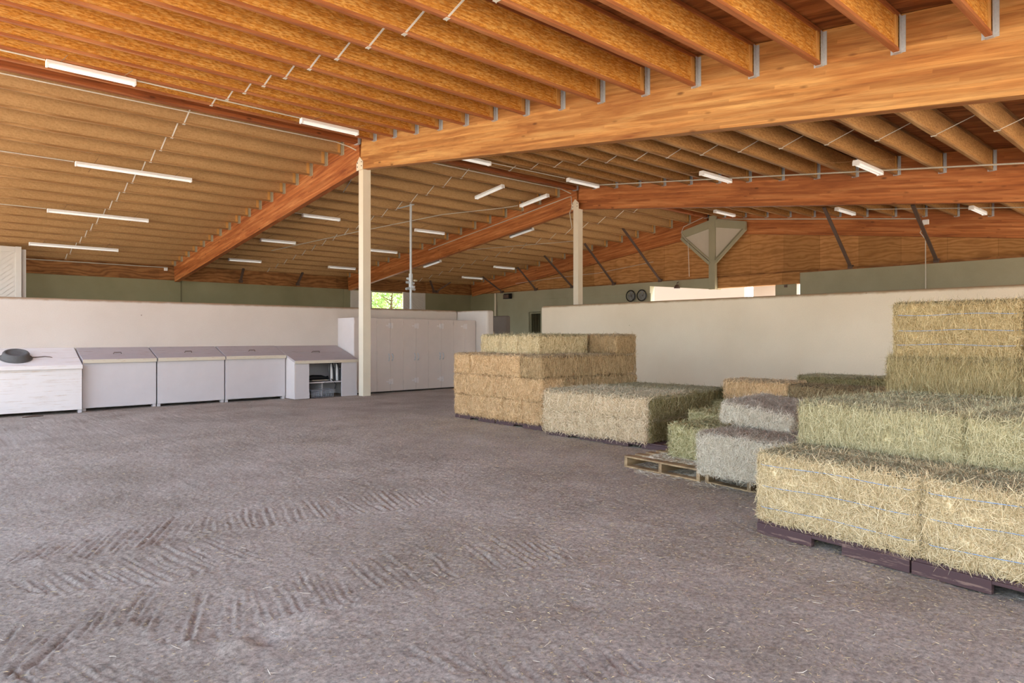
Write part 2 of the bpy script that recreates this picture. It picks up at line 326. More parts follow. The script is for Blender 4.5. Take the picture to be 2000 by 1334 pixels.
# rake strokes: key strokes of each raked band on the ground (near end, far end), the rest lie between them
BANDS = [[(0.5,5.09,0.69,5.47),(0.64,5.02,0.92,5.49),(0.89,4.91,1.21,5.54),(1.15,4.88,1.52,5.54),(1.42,4.89,1.75,5.53),(1.72,4.96,1.89,5.49),(1.92,4.88,2.11,5.46),(2.2,4.78,2.42,5.48),(2.41,4.74,2.6,5.44),(2.72,4.66,2.82,5.36),(3.06,4.58,3.31,5.32),(3.49,4.49,3.69,5.18)],
         [(0.53,4.41,0.47,4.77),(0.64,4.26,0.59,4.77),(0.91,4.3,0.84,4.87),(1.03,4.05,0.95,4.75),(1.21,4.11,1.11,4.83),(1.39,4.17,1.34,4.89),(1.71,4.19,1.65,4.84)],
         [(0.27,3.58,0.45,4.12),(0.35,3.33,0.58,3.73),(0.49,3.51,0.76,4.02),(0.67,3.67,0.89,4.08),(0.85,3.64,1.05,4.03),(0.88,3.27,1.02,3.6),(0.99,3.23,1.27,3.9),(1.13,3.17,1.35,3.72),(1.25,3.14,1.44,3.74),(1.4,3.23,1.56,3.87),(1.53,3.17,1.7,3.81),(1.66,3.16,1.83,3.71),(1.8,3.11,1.9,3.37)],
         [(1.94,3.23,2.05,3.89),(2.09,3.15,2.24,3.85),(2.32,3.07,2.49,3.75),(2.53,3.02,2.74,3.7),(2.79,2.96,2.95,3.61),(2.98,2.92,3.19,3.53),(3.21,2.84,3.31,3.34)],
         [(1.66,2.39,1.65,2.66),(1.69,2.18,1.73,2.48),(1.82,2.01,1.88,2.31),(1.95,1.92,2.03,2.18),(2.1,1.76,2.27,2.07),(2.25,1.68,2.37,1.97),(2.41,1.59,2.51,1.88)],
         [(0.39,3.3,0.35,3.51),(0.47,3.15,0.41,3.45),(0.64,3.02,0.55,3.39),(0.79,2.9,0.71,3.25)]]
def strokes():
    rr = random.Random(4); out = []
    for b in BANDS:
        for p, q in zip(b[:-1], b[1:]):
            d = 0.5 * (math.hypot(p[0] - q[0], p[1] - q[1]) + math.hypot(p[2] - q[2], p[3] - q[3])); n = max(2, int(round(d / 0.058)))
            for k in range(n):
                t = (k + rr.uniform(-0.2, 0.2)) / n; s_ = [p[m_] * (1 - t) + q[m_] * t for m_ in range(4)]
                if rr.random() < 0.1: continue
                e = rr.uniform(0.75, 1.25); out.append((s_[0] + rr.uniform(-.02, .02), s_[1] + rr.uniform(-.02, .02), s_[0] + (s_[2] - s_[0]) * e, s_[1] + (s_[3] - s_[1]) * e, rr.uniform(0.45, 1.15)))
    return out
STROKES = strokes()
def rake(x, y, h):
    gx_, gy_ = x[:, 0], y[0, :]; h = h.copy()
    for ax, ay, bx, by, am in STROKES:
        i0, i1 = np.searchsorted(gx_, (min(ax, bx) - 0.06, max(ax, bx) + 0.06)); j0, j1 = np.searchsorted(gy_, (min(ay, by) - 0.06, max(ay, by) + 0.06))
        if i1 - i0 < 2 or j1 - j0 < 2: continue
        X_, Y_ = x[i0:i1, j0:j1], y[i0:i1, j0:j1]; dx, dy = bx - ax, by - ay; L = math.hypot(dx, dy)
        if L < 0.02: continue
        t = ((X_ - ax) * dx + (Y_ - ay) * dy) / L / L; c_ = ((X_ - ax) * dy - (Y_ - ay) * dx) / L
        c_ = c_ + 0.010 * np.sin(t * 3.1) + 0.012 * vnoise(X_, Y_, 9, 8)
        env = smooth01(t / 0.10 + 0.6) * smooth01((1.0 - t) / 0.45) * (0.75 + 0.9 * vnoise(X_, Y_, 16, 5))
        h[i0:i1, j0:j1] += am * env * (-0.0098 * np.exp(-(c_ / 0.011) ** 2) + 0.007 * np.exp(-((c_ - 0.022) / 0.010) ** 2))
        h[i0:i1, j0:j1] += am * 0.010 * np.exp(-((c_ / 0.02) ** 2 + ((t + 0.02) * L / 0.02) ** 2))
    return h
def floor_h(x, y):
    h = -0.06 * smooth01((y - 13.7) / 1.0) * smooth01((16.2 - y) / 0.3)
    h = h + 0.012 * vnoise(x, y, 1.3, 1) + 0.010 * vnoise(x, y, 4.1, 2) + 0.007 * vnoise(x, y, 13, 3) + 0.006 * vnoise(x, y, 31, 4) + 0.005 * vnoise(x, y, 60, 6)
    if x.ndim == 2: h = rake(x, y, h)
    for cx, cy, r_, d_ in ((1.24, 3.02, 0.10, -0.03), (1.12, 3.05, 0.12, 0.03), (1.5, 3.1, 0.18, 0.02), (2.6, 2.35, 0.10, -0.02), (2.75, 3.25, 0.08, 0.015)):
        h = h + d_ * np.exp(-((x - cx) ** 2 + (y - cy) ** 2) / (r_ * 0.6) ** 2)
    return h
def axisgrid(segs):
    out = [segs[0][0]]
    for a, b, st in segs:
        n = max(1, int(round((b - a) / st))); out += list(np.linspace(a, b, n + 1)[1:])
    return np.array(out)
gx = axisgrid([(-40, -6, 4), (-6, -0.5, 0.5), (-0.5, 4.6, 0.0115), (4.6, 8, 0.05), (8, 23, 0.15), (23, 60, 3)])
gy = axisgrid([(-40, -3, 4), (-3, 0.6, 0.2), (0.6, 2.3, 0.03), (2.3, 6.3, 0.0115), (6.3, 10, 0.04), (10, 28.5, 0.15), (28.5, 60, 3)])
X, Y = np.meshgrid(gx, gy, indexing='ij')
ins = (smooth01((X + 3) / 1.5) * smooth01((Y + 3) / 1.5) * smooth01((24 - X) / 1.5))
Z = floor_h(X, Y) * ins
V = np.stack([X, Y, Z], -1).reshape(-1, 3); ny = len(gy)
ii, jj = np.meshgrid(np.arange(len(gx) - 1), np.arange(ny - 1), indexing='ij'); q = (ii * ny + jj).ravel()
F = np.stack([q, q + ny, q + ny + 1, q + 1], -1)
fm = arr_mesh('floor', V, F); fl = put('floor', fm, 'dirt'); fl['kind'] = 'structure'
fm.materials.append(M['sand'])
out_f = (((X[:-1, :-1] < -1.6) | (X[:-1, :-1] > 23.0) | (Y[:-1, :-1] < -1.8) | (Y[:-1, :-1] > 28.6))).astype(np.int32).ravel()
fm.polygons.foreach_set('material_index', out_f)
fm.shade_smooth()
# ------------------------------------------------------------ roof
b = MB().prism([(BR, dk(BR)), (ROOFY1, dk(ROOFY1)), (ROOFY1, dk(ROOFY1) + 0.05), (BR, dk(BR) + 0.05)], 0, ROOF0, 23.0)
struct('ceiling', b, 'deck')
b = MB().prism([(ROOFY0, dk(ROOFY0)), (BR, dk(BR)), (BR, dk(BR) + 0.05), (ROOFY0, dk(ROOFY0) + 0.05)], 0, ROOF0, 23.0)
struct('ceiling', b, 'deck')
ANG = math.atan(SL)
def beam(name, x, side, length, label, m, wdt=0.16, x0=None):
    mb = MB().box(-wdt / 2, wdt / 2, -0.02, length, 0, 0.985)
    o = put(name, mb, m, None, (x, BR, HB), 0.006)
    o.rotation_euler = (-ANG, 0, 0) if side == 'L' else (-ANG, 0, PI)
    return tag(o, label, 'beam', 'glulam roof beams')
beam('glulam_beam', A1, 'R', 18.4, 'broad orange laminated beam crossing the top right, nearest right-slope beam', 'glulam')
beam('glulam_beam', A1, 'L', 14.1, 'laminated beam sloping down left from the nearest post', 'glulam_red')
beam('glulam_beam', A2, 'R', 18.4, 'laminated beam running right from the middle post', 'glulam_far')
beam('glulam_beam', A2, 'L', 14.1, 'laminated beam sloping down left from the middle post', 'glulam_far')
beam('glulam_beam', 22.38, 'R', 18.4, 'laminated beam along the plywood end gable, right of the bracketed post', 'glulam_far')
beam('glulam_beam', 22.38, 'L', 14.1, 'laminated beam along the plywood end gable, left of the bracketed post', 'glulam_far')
for i, (xa, xb) in enumerate(((ROOF0, A1 - 0.08), (A1 + 0.08, A2 - 0.08), (A2 + 0.08, 22.30))):
    o = put('ridge_beam', MB().box(xa, xb, BR - 0.02, BR + 0.14, jb(BR), jb(BR) + 0.40), 'ridge', None, None, 0.005)
    tag(o, ['reddish ridge beam meeting the top of the nearest post', 'ridge beam between the nearest and middle posts', 'ridge beam between the middle post and the end gable'][i], 'beam', 'ridge beams')
    h_ = MB().box(xb - 0.07, xb - 0.0, BR - 0.03, BR - 0.022, jb(BR) - 0.01, jb(BR) + 0.2).box(xb - 0.07, xb, BR + 0.142, BR + 0.15, jb(BR) - 0.01, jb(BR) + 0.2).box(xb - 0.07, xb, BR - 0.03, BR + 0.15, jb(BR) - 0.014, jb(BR) - 0.004)
    put('beam_hanger', h_, 'galv', o)
# ------------------------------------------------------------ joists
JD = 0.405
def make_joist(length, strapx, side, webm, flm, hm, label, group, first):
    t = thing('roof_joist', label, 'joist', (0, 0, 0), 0, group)
    put('web', MB().box(0, length, -0.007, 0.007, 0.036, JD - 0.036), webm, t)
    put('bottom_flange', MB().box(0, length, -0.03, 0.03, 0, 0.038), flm, t, None, 0.003)
    put('top_flange', MB().box(0, length, -0.03, 0.03, JD - 0.038, JD), flm, t)
    hgr = MB()
    for s in (-1, 1):
        hgr.box(length - 0.065, length, s * 0.033 - 0.002, s * 0.033 + 0.002, 0, JD - 0.02)
        hgr.box(length - 0.006, length - 0.001, s * 0.053 - 0.02, s * 0.053 + 0.02, 0, JD - 0.02)
    hgr.box(length - 0.065, length, -0.035, 0.035, -0.006, -0.001)
    put('joist_hanger', hgr, hm, t)
    put('web_stiffener', MB().box(length - 0.14, length - 0.07, -0.022, -0.008, 0.04, JD - 0.04), 'stiff', t)
    dz = (0.8128 * SL) * (1 if side == 'L' else -1)
    sb = MB().bar((strapx, -0.0, 0.0), (strapx + 0.03, -0.8128, JD + dz - 0.01), 0.026, 0.004)
    sb.bar((strapx - 0.0, -0.035, -0.004), (strapx + 0.0, 0.035, -0.004), 0.05, 0.004)
    sb.tube([(strapx + 0.03, 0.04, -0.004), (strapx + 0.03, 0.055, 0.012), (strapx + 0.04, 0.04, 0.03)], 0.006, 5)
    if not first: put('bridging_strap', sb, 'strap', t)
    return t
# a plain word for each bay that can be found in the photo
BAYN = ['in front of the nearest beam', 'between the nearest and middle beams', 'behind the middle beam']
LB = [14.61 + 0.8155 * k for k in range(17)]; RB = [13.14 - 0.8128 * k for k in range(17)]
for bi, (xa, xb, sxl, sxr) in enumerate(((-1.1, A1 - 0.08, 4.28, 4.33), (A1 + 0.08, A2 - 0.08, 11.35, 11.8), (A2 + 0.08, 22.30, 18.9, 18.9))):
    for side, ys in (('L', LB), ('R', RB)):
        grp = 'joists of the %s roof slope %s' % ('left' if side == 'L' else 'right', BAYN[bi])
        lab = lambda k: 'wooden I-joist, %s %s of ridge, %s' % (ORD[k], 'left' if side == 'L' else 'right', BAYN[bi])
        wm, fm_, hm = (('osb_tan', 'flange_dull', 'hanger_far') if side == 'L' else (('osb', 'flange', 'galv') if bi == 0 else ('osb_brown', 'flange_dull', 'galv')))
        L_ = xb - xa; t0 = None; t1 = None
        for k, y in enumerate(ys):
            if k == 0:
                t = t0 = make_joist(L_, (sxl if side == 'L' else sxr) - xa, side, wm, fm_, hm, lab(0), grp, False)
            else:
                t = copy_tree(t0); t['label'] = lab(k)
            t.location = (xa, y, jb(y))
# ------------------------------------------------------------ outer walls
# left outer wall with a doorway
for j, (xa, xb) in enumerate(((-1.0, 15.2), (19.0, 22.64))):
    struct('wall_left', MB().box(xa, xb, BO, BO + 0.25, -0.1, HW), 'wall_out')
struct('wall_left', MB().box(15.2, 19.0, BO, BO + 0.25, 3.42, HW), 'wall_out')
struct('trim_1', MB().box(-1.0, 22.46, BO - 0.02, BO + 0.10, HW + 0.003, dk(BO) - 0.002), 'ply_dark')
struct('trim_2', MB().box(-1.0, 22.3, BO - 0.07, BO - 0.021, HW - 0.02, HW + 0.03), 'ply_dark')
for x in (A1, A2): struct('trim_3', MB().box(x - 0.2, x + 0.2, BO - 0.04, BO - 0.001, -0.05, HW - 0.021), 'wall_out', 0.01)
# end wall
E0, E1 = AE, AE + 0.25
struct('wall_back', MB().box(E0, E1, -1.2, 10.39, -0.1, HW), 'green_paint')  # outer stucco in the paler sage tone, standing in for brighter light
struct('trim_4', MB().box(E0 - 0.05, E0 - 0.001, -1.2, 10.39, HW - 0.03, HW + 0.04), 'ply_dark')
struct('wall_back', MB().box(E0, E1, 16.47, 22.76, -0.1, HW), 'green_paint')
struct('wall_back', MB().box(E0, E1, 23.57, 25.97, -0.1, HW), 'green_paint')
struct('wall_back', MB().box(E0, E1, 22.76, 23.57, 2.5, HW), 'green_paint')
struct('wall_back', MB().box(E0, E1, 25.97, BO, -0.1, HW), 'wall_out')
struct('trim_5', MB().box(E0 - 0.05, E0 - 0.001, 16.47, 25.97, 3.08, HW), 'green_paint', 0.004)
struct('trim_6', MB().prism([(16.47, 3.36), (13.45, 3.07), (13.45, HW), (16.47, HW)], 0, E0 - 0.05, E1), 'green_paint')
struct('trim_7', MB().prism([(13.45, 3.12), (10.39, 3.12), (10.39, HW), (13.45, HW)], 0, E0 - 0.03, E1), 'ply')
# gable plywood up to the roof
struct('wall_gable', MB().prism([(-1.2, HW), (BO + 0.25, HW), (BO + 0.25, dk(BO + 0.25) - 0.003), (BR, dk(BR) - 0.003), (-1.2, dk(-1.2) - 0.003)], 0, 22.465, 22.60), 'ply')
struct('trim_8', MB().box(22.40, 22.464, 10.39, BO - 0.08, HW + 0.001, HW + 0.05), 'ply_dark')
# ------------------------------------------------------------ inner partitions
def rwall(name, boxes, m, r=0.07):
    for i, bx in enumerate(boxes):
        o = struct(name, MB().box(*bx), m); bv = o.modifiers.new('round', 'BEVEL'); bv.width = r; bv.segments = 4; bv.limit_method = 'ANGLE'
rwall('wall_partition_left', [(-1.0, AP - 0.001, BIN, BIN + 0.25, -0.1, 2.10)], 'wall_in')
rwall('wall_partition_return', [(AP, AP + 0.26, 14.29, BIN + 0.25, -0.1, 2.085)], 'wall_in')
rwall('wall_partition_right', [(AP, AP + 0.26, -1.19, 12.2, -0.1, 2.12)], 'wall_in_right')
rwall('wall_stub', [(15.4, 15.65, 17.36, 21.5, -0.1, 2.06)], 'shaded_wall')
# ------------------------------------------------------------ posts
def post(x, y, label, s=0.20, base=0.0, plate=True, m='post'):
    t = thing('steel_post', label, 'post', (x, y, base), 0, 'cream steel posts under the ridge')
    top = hb(y) - base
    put('shaft', MB().box(-s / 2, s / 2, -s / 2, s / 2, 0, top - 0.005), m, t, None, 0.006)
    cap = MB().prism([(-0.14, top - 0.02), (0.14, top - 0.02), (0.14, top + 0.14), (0, top + 0.28), (-0.14, top + 0.16)], 0, -0.134, -0.122)
    put('saddle_plate', cap, m, t)
    bl = MB()
    for yy in (-0.09, 0.09):
        for zz in (0.06, 0.15): bl.box(-0.141, -0.1345, yy - 0.012, yy + 0.012, top + zz - 0.012, top + zz + 0.012)
    put('bolts', bl, 'steel_dark', t)
    return t
post(A1 + 0.04, BR, 'tall cream square post standing beside the tall storage lockers')
post(A2 - 0.1, BR - 0.03, 'cream steel post rising behind the right partition wall, left end')
# the post at the gable with its gusset bracket
t = thing('gusset_post', 'grey-green post with triangular gusset bracket against the end gable', 'post', (22.2, 13.55, 3.07))
put('shaft', MB().box(-0.07, 0.07, -0.13, 0.13, 0, 2.7), 'green_paint', t, None, 0.005)
for s, zt in ((1, 0.0), (-1, 0.12)):
    z1_, z0_ = 2.28 - 0.02 * s, 2.0
    y1_ = 1.32 * s
    put('gusset_plate', MB().prism([(0.1 * s, 2.45), (0.1 * s, 1.02), (y1_, 2.02), (y1_, 2.10)] if s > 0 else [(0.1 * s, 1.02), (0.1 * s, 2.45), (y1_, 2.3), (y1_, 2.16)], 0, -0.01, 0.01), 'gusset', t)
    ya, yb = 0.13 * s, y1_
    za, zb = (2.55, 2.28) if s > 0 else (2.56, 2.34)
    put('top_chord', MB().hexa([(-0.05, ya, za - 0.30), (0.05, ya, za - 0.30), (0.05, yb, zb - 0.28), (-0.05, yb, zb - 0.28)], [(-0.05, ya, za), (0.05, ya, za), (0.05, yb, zb), (-0.05, yb, zb)]), 'green_paint', t)
    put('diagonal_strut', MB().bar((-0.04, 0.10 * s, 0.95), (-0.04, y1_, zb - 0.27), 0.09, 0.10).bar((-0.03, 0.10 * s, 1.10), (-0.03, y1_ * 0.9, zb - 0.25), 0.03, 0.04), 'green_paint', t)
# ------------------------------------------------------------ knee braces
def brace(p, q, label, grp):
    t = thing('knee_brace', label, 'brace', q, 0, grp)
    v_ = Vector(p) - Vector(q)
    put('steel_angle', MB().bar((0, 0, 0), v_, 0.09, 0.05), 'steel_dark', t)
    put('foot_plate', MB().box(-0.05, 0.07, -0.07, 0.07, -0.07, 0.05), 'steel_dark', t)
EB = [(25.46, 21.4), (23.04, 21.5), (20.71, 20.95), (18.33, 20.9), (15.98, 20.45), (8.75, 19.95), (6.35, 19.7)]
EN = ['dark steel knee brace at the far corner, lowest on the end gable', 'dark knee brace on the end gable, second from the far corner', 'dark knee brace on the end gable, third from the far corner',
      'dark knee brace just right of the middle post', 'dark knee brace left of the triangular gusset bracket', 'dark knee brace right of the gusset bracket, nearer one', 'dark knee brace furthest right on the end gable']
for (y, x), nm in zip(EB, EN): brace((x, y + (0.35 if y > 10 else -0.2), jb(y) - 0.02), (AE - 0.04, y, 3.56), nm, 'knee braces along the end gable')
for xb_, xt_, nm in ((10.34, 10.26, 'short dark knee brace over the left outer wall, nearer one'), (12.77, 12.76, 'short dark knee brace over the left outer wall, second one'),
                     (19.95, 19.35, 'left leg of the dark V brace above the far doorway leaf'), (20.12, 20.6, 'right leg of the dark V brace above the far doorway leaf')):
    brace((xt_, BO - 0.65, jb(BO - 0.65)), (xb_, BO - 0.12, 3.6), nm, 'knee braces along the left outer wall')
# ------------------------------------------------------------ doors, gate and fittings on the outer walls
def board_door(name, x0, x1, y, h, label, cat='door', slant=1, group=None, z0=0.03):
    t = thing(name, label, cat, ((x0 + x1) / 2, y, z0), 0, group); w_ = (x1 - x0) / 2; fr = MB()
    for a, b_ in ((-w_, -w_ + 0.15), (w_ - 0.15, w_)): fr.box(a, b_, -0.05, 0.0, 0, h)
    for a in (0, h - 0.18, h * 0.5): fr.box(-w_ + 0.151, w_ - 0.151, -0.05, 0.0, a, a + 0.17)
    put('frame', fr, 'door', t, None, 0.004)
    bd = MB(); k = -h
    while k < h + 2 * w_:
        # slanting boards clipped to the frame
        pts = []
        for (sx, off) in ((-w_ + 0.15, 0), (w_ - 0.15, 0)):
            zz = k + (sx + w_) * 0.85 * slant; pts.append((sx, zz))
        lo = [min(max(p[1], 0.02), h - 0.02) for p in pts]; hi = [min(max(p[1] + 0.13, 0.02), h - 0.02) for p in pts]
        if max(hi[0] - lo[0], hi[1] - lo[1]) > 0.01:
            bd.hexa([(pts[0][0], -0.03, lo[0]), (pts[1][0], -0.03, lo[1]), (pts[1][0], -0.012, lo[1]), (pts[0][0], -0.012, lo[0])],
                    [(pts[0][0], -0.03, hi[0]), (pts[1][0], -0.03, hi[1]), (pts[1][0], -0.012, hi[1]), (pts[0][0], -0.012, hi[0])])
        k += 0.15
    put('boards', bd, 'door', t)
    put('backing', MB().box(-w_ + 0.01, w_ - 0.01, -0.011, -0.001, 0.01, h - 0.01), 'door', t)
    return t
board_door('barn_door', 0.6, 2.86, 26.05, 4.12, 'big pale barn door with slanting boards at far left')
put_ = tag(put('barn_door', MB().box(0.9, 2.99, 26.1, 26.15, 0.03, 4.08), 'door', None, None, 0.004), 'pale plain door leaf behind the slanted-board barn door', 'door')
board_door('barn_door', 18.14, 19.44, BO - 0.06, 3.45, 'pale herringbone door leaf right of the tree-filled doorway', slant=-1)
board_door('barn_door', 15.32, 16.42, BO - 0.06, 3.42, 'shaded door leaf left of the tree-filled doorway, by the slit')
gt = thing('barred_gate', 'dark barred stall gate in the sage end wall', 'gate', (E0 + 0.1, 23.165, 0.02))
gf = MB().box(-0.03, 0.03, -0.39, -0.34, 0, 2.46).box(-0.03, 0.03, 0.34, 0.39, 0, 2.46).box(-0.03, 0.03, -0.339, 0.339, 2.40, 2.46).box(-0.03, 0.03, -0.339, 0.339, 0, 0.08)
put('frame', gf, 'green_paint', gt)
for k in range(6): put('bar', MB().tube([(0, -0.27 + k * 0.108, 0.08), (0, -0.27 + k * 0.108, 2.4)], 0.014), 'wall_out', gt)
struct('trim_9', MB().box(E1 + 0.8, E1 + 0.85, 22.2, 24.2, 0, 2.9), 'dark'); struct('trim_9', MB().box(E1, E1 + 0.8, 22.2, 22.25, 0, 2.9), 'dark')
struct('trim_9', MB().box(E1, E1 + 0.8, 24.15, 24.2, 0, 2.9), 'dark'); struct('trim_9', MB().box(E1, E1 + 0.85, 22.2, 24.2, 2.9, 2.95), 'dark')
def stall_fan(y, label):
    t = thing('stall_fan', label, 'fan', (E0 - 0.121, y, 3.0), 0, 'round fans over the right partition')
    ring = MB(); n = 28
    ring.tube([(0, 0.22 * math.cos(2 * PI * k / n), 0.22 * math.sin(2 * PI * k / n)) for k in range(n + 1)], 0.022, 6, False)
    put('rim', ring, 'black', t)
    gr = MB()
    for rr in (0.06, 0.11, 0.16): gr.tube([(-0.02, rr * math.cos(2 * PI * k / n), rr * math.sin(2 * PI * k / n)) for k in range(n + 1)], 0.004, 4, False)
    for k in range(12): gr.tube([(-0.02, 0, 0), (-0.0, 0.22 * math.cos(PI * k / 6), 0.22 * math.sin(PI * k / 6))], 0.003, 4)
    put('grille', gr, 'glassdisc', t)
    put('guard_disc', MB().tube([(0.075, 0, 0), (0.082, 0, 0)], 0.2, 24), 'glassdisc', t)
    bl = MB()
    for k in range(4):
        a = k * PI / 2
        bl.hexa([(0.01, 0.03 * math.cos(a), 0.03 * math.sin(a)), (0.03, 0.19 * math.cos(a - 0.35), 0.19 * math.sin(a - 0.35)), (0.06, 0.19 * math.cos(a + 0.35), 0.19 * math.sin(a + 0.35)), (0.03, 0.03 * math.cos(a + 0.3), 0.03 * math.sin(a + 0.3))],
                [(0.02, 0.03 * math.cos(a), 0.03 * math.sin(a)), (0.04, 0.19 * math.cos(a - 0.35), 0.19 * math.sin(a - 0.35)), (0.07, 0.19 * math.cos(a + 0.35), 0.19 * math.sin(a + 0.35)), (0.04, 0.03 * math.cos(a + 0.3), 0.03 * math.sin(a + 0.3))])
    put('blades', bl, 'glassdisc', t)
    put('bracket', MB().box(0.07, 0.12, -0.03, 0.03, -0.03, 0.03).tube([(0.05, 0, 0), (0.13, 0, 0)], 0.03), 'steel_dark', t)
stall_fan(17.38, 'round grey wall fan with black rim, left of the pair')
stall_fan(16.82, 'round grey wall fan with black rim, right of the pair')
t = thing('wall_speaker', 'black box speaker on the sage wall near the far corner', 'speaker', (E0 - 0.06, 24.95, 3.18))
put('case', MB().prism([(-0.2, 0), (-0.02, 0), (-0.02, 0.26), (-0.15, 0.26)], 1, -0.28, 0.2), 'black', t, None, 0.02)
put('grille', MB().box(-0.215, -0.2, -0.24, 0.16, 0.03, 0.2), 'steel_dark', t)
t = thing('flood_light', 'small dark cone floodlight in the bright end opening', 'lamp', (22.2, 15.1, 3.19))
put('shade', MB().lathe([(0.04, 0.14), (0.07, 0.12), (0.12, 0.0), (0.11, 0.0)], 16), 'steel_dark', t)
put('stem', MB().tube([(0, 0, 0.14), (0, 0, 0.2), (0.1, 0.0, 0.25)], 0.015), 'steel_dark', t)
put('lens', MB().lathe([(0.1, -0.01), (0.1, 0.0)], 16), 'galv', t)
o = put('downpipe', MB().tube([(E0 - 0.1, 25.9, 0), (E0 - 0.1, 25.9, 3.5)], 0.05, 10), 'post'); tag(o, 'white pipe down the end wall near the far corner', 'pipe')
t = thing('door_leaf', 'grey door leaf at the right side of the bright end opening', 'door', (E0 + 0.05, 10.9, 0.02))
put('panel', MB().box(0, 0.05, -0.36, 0.38, 0, 3.16), 'green_paint', t, None, 0.01)
put('latch', MB().box(-0.03, 0, -0.05, 0.05, 3.0, 3.08), 'steel_dark', t)
# ------------------------------------------------------------ sprinkler riser
t = thing('sprinkler_riser', 'thin galvanised pipe with valve cluster hanging from the left slope', 'pipe', (11.4, 17.13, 0.0))
put('riser_pipe', MB().tube([(0, 0, 0.0), (0, 0, jb(17.13) - 0.01)], 0.036, 10), 'galv', t)
put('ceiling_mount', MB().box(-0.03, 0.03, -0.15, 0.72, jb(17.13) - 0.06, jb(17.13) - 0.04), 'galv', t)
vc = MB()
zc = 2.95
for dx, dy, dz in ((0.12, 0.0, 0.0), (-0.14, 0.05, 0.02), (0.03, -0.15, -0.1), (-0.06, 0.12, 0.12), (0.14, -0.02, -0.16), (-0.16, 0.02, -0.15)):
    vc.tube([(0, 0, zc + dz), (dx, dy, zc + dz * 1.2)], [0.05, 0.035], 8)
vc.tube([(0, 0, zc - 0.2), (0, 0, zc + 0.28)], 0.06, 10)
put('valve_cluster', vc, 'galv', t)
put('gauge', MB().lathe([(0.05, 0), (0.06, 0.01), (0.06, 0.04), (0.05, 0.05)], 12, (0.1, -0.1, zc + 0.05)), 'hanger_far', t)
# ------------------------------------------------------------ fluorescent fixtures
def fixture(up, length, label, grp, slanted=False):
    t = thing('fluorescent_light', label, 'light', (0, 0, 0), 0, grp); h = length / 2
    put('housing', MB().prism([(-0.065, 0.0), (0.065, 0.0), (0.05, 0.055), (-0.05, 0.055)], 0, -h, h), 'white', t, None, 0.004)
    for s in (-1, 1): put('tube', MB().tube([(-h + 0.03, s * 0.033, -0.022), (h - 0.03, s * 0.033, -0.022)], 0.018, 10), 'tube', t)
    for s in (-1, 1): put('end_cap', MB().box(*sorted((s * h, s * (h - 0.028))), -0.06, 0.06, -0.045, -0.001), 'white', t)
    if not slanted:
        for s in (-0.7, 0.7): put('mounting_strap', MB().bar((s * h, -0.62, 0.062 + 0.62 * SL * up), (s * h, 0.62, 0.062 - 0.62 * SL * up), 0.012, 0.006), 'flange_dull', t)
    return t
f4 = None; f8 = None
FX = [('4', 2.27, 12.36, 0, 'white twin-tube light right of the ridge, nearest of all, at upper left'),
      ('4', 6.35, 12.40, 0, 'white twin-tube light right of the ridge just before the nearest post'),
      ('8', 4.14, 17.70, 0, 'long strip light, highest on the left slope before the nearest beam'),
      ('8', 4.16, 21.67, 0, 'long strip light, middle of three on the left slope before the nearest beam'),
      ('8', 4.22, 25.58, 0, 'long strip light, lowest on the left slope above the outer wall'),
      ('4', 9.62, 19.34, 0, 'short strip light just behind the nearest beam, highest of three there'),
      ('4', 9.64, 22.57, 0, 'short strip light just behind the nearest beam, middle of three there'),
      ('4', 9.70, 25.72, 0, 'short strip light just behind the nearest beam, lowest of three there'),
      ('4', 13.72, 25.73, 0, 'short strip light left of the nearest post, lowest of its column'),
      ('4', 13.74, 22.53, 0, 'short strip light partly hidden by the nearest post'),
      ('4', 13.71, 19.42, 0, 'short strip light right of the sprinkler pipe'),
      ('4', 12.70, 15.02, 1, 'slanting strip light across the joists, left of a pair left of the middle post'),
      ('4', 14.53, 15.05, 1, 'slanting strip light across the joists, right of a pair by the middle post'),
      ('4', 16.91, 23.78, 1, 'slanting strip light under the middle beam, the lower far one'),
      ('4', 16.93, 18.20, 1, 'slanting strip light below the middle beam, the higher one'),
      ('4', 20.64, 23.35, 0, 'short far strip light above a knee brace, the higher of two'),
      ('4', 20.74, 25.81, 0, 'short far strip light above the lowest knee brace'),
      ('4', 10.0, 12.53, 0, 'strip light mostly hidden above the nearest right-slope beam'),
      ('4', 13.76, 12.34, 0, 'strip light touching the middle post top, right slope'),
      ('4', 13.93, 8.42, 0, 'strip light before the middle beam on the right slope, second from post'),
      ('4', 13.82, 5.08, 0, 'strip light before the middle beam, furthest right'),
      ('4', 20.57, 12.11, 0, 'small strip light right above the gusset post'),
      ('4', 20.38, 8.12, 0, 'small strip light under the middle beam, beside a knee brace'),
      ('4', 20.47, 4.88, 0, 'small strip light under the middle beam at far right')]
masters = {}
for kind, x, y, rot, label in FX:
    up = 1 if y > BR else -1; key = (kind, up, rot)
    if key not in masters: t = masters[key] = fixture(up, 2.44 if kind == '8' else 1.22, label, 'long strip lights' if kind == '8' else 'twin-tube strip lights', bool(rot))
    else: t = copy_tree(masters[key])
    t['label'] = label
    t.location = (x, y, jb(y) - 0.068)
    if not rot: t.rotation_euler = (0, 0, 0)
    else: t.rotation_euler = (0, ANG, PI / 2)
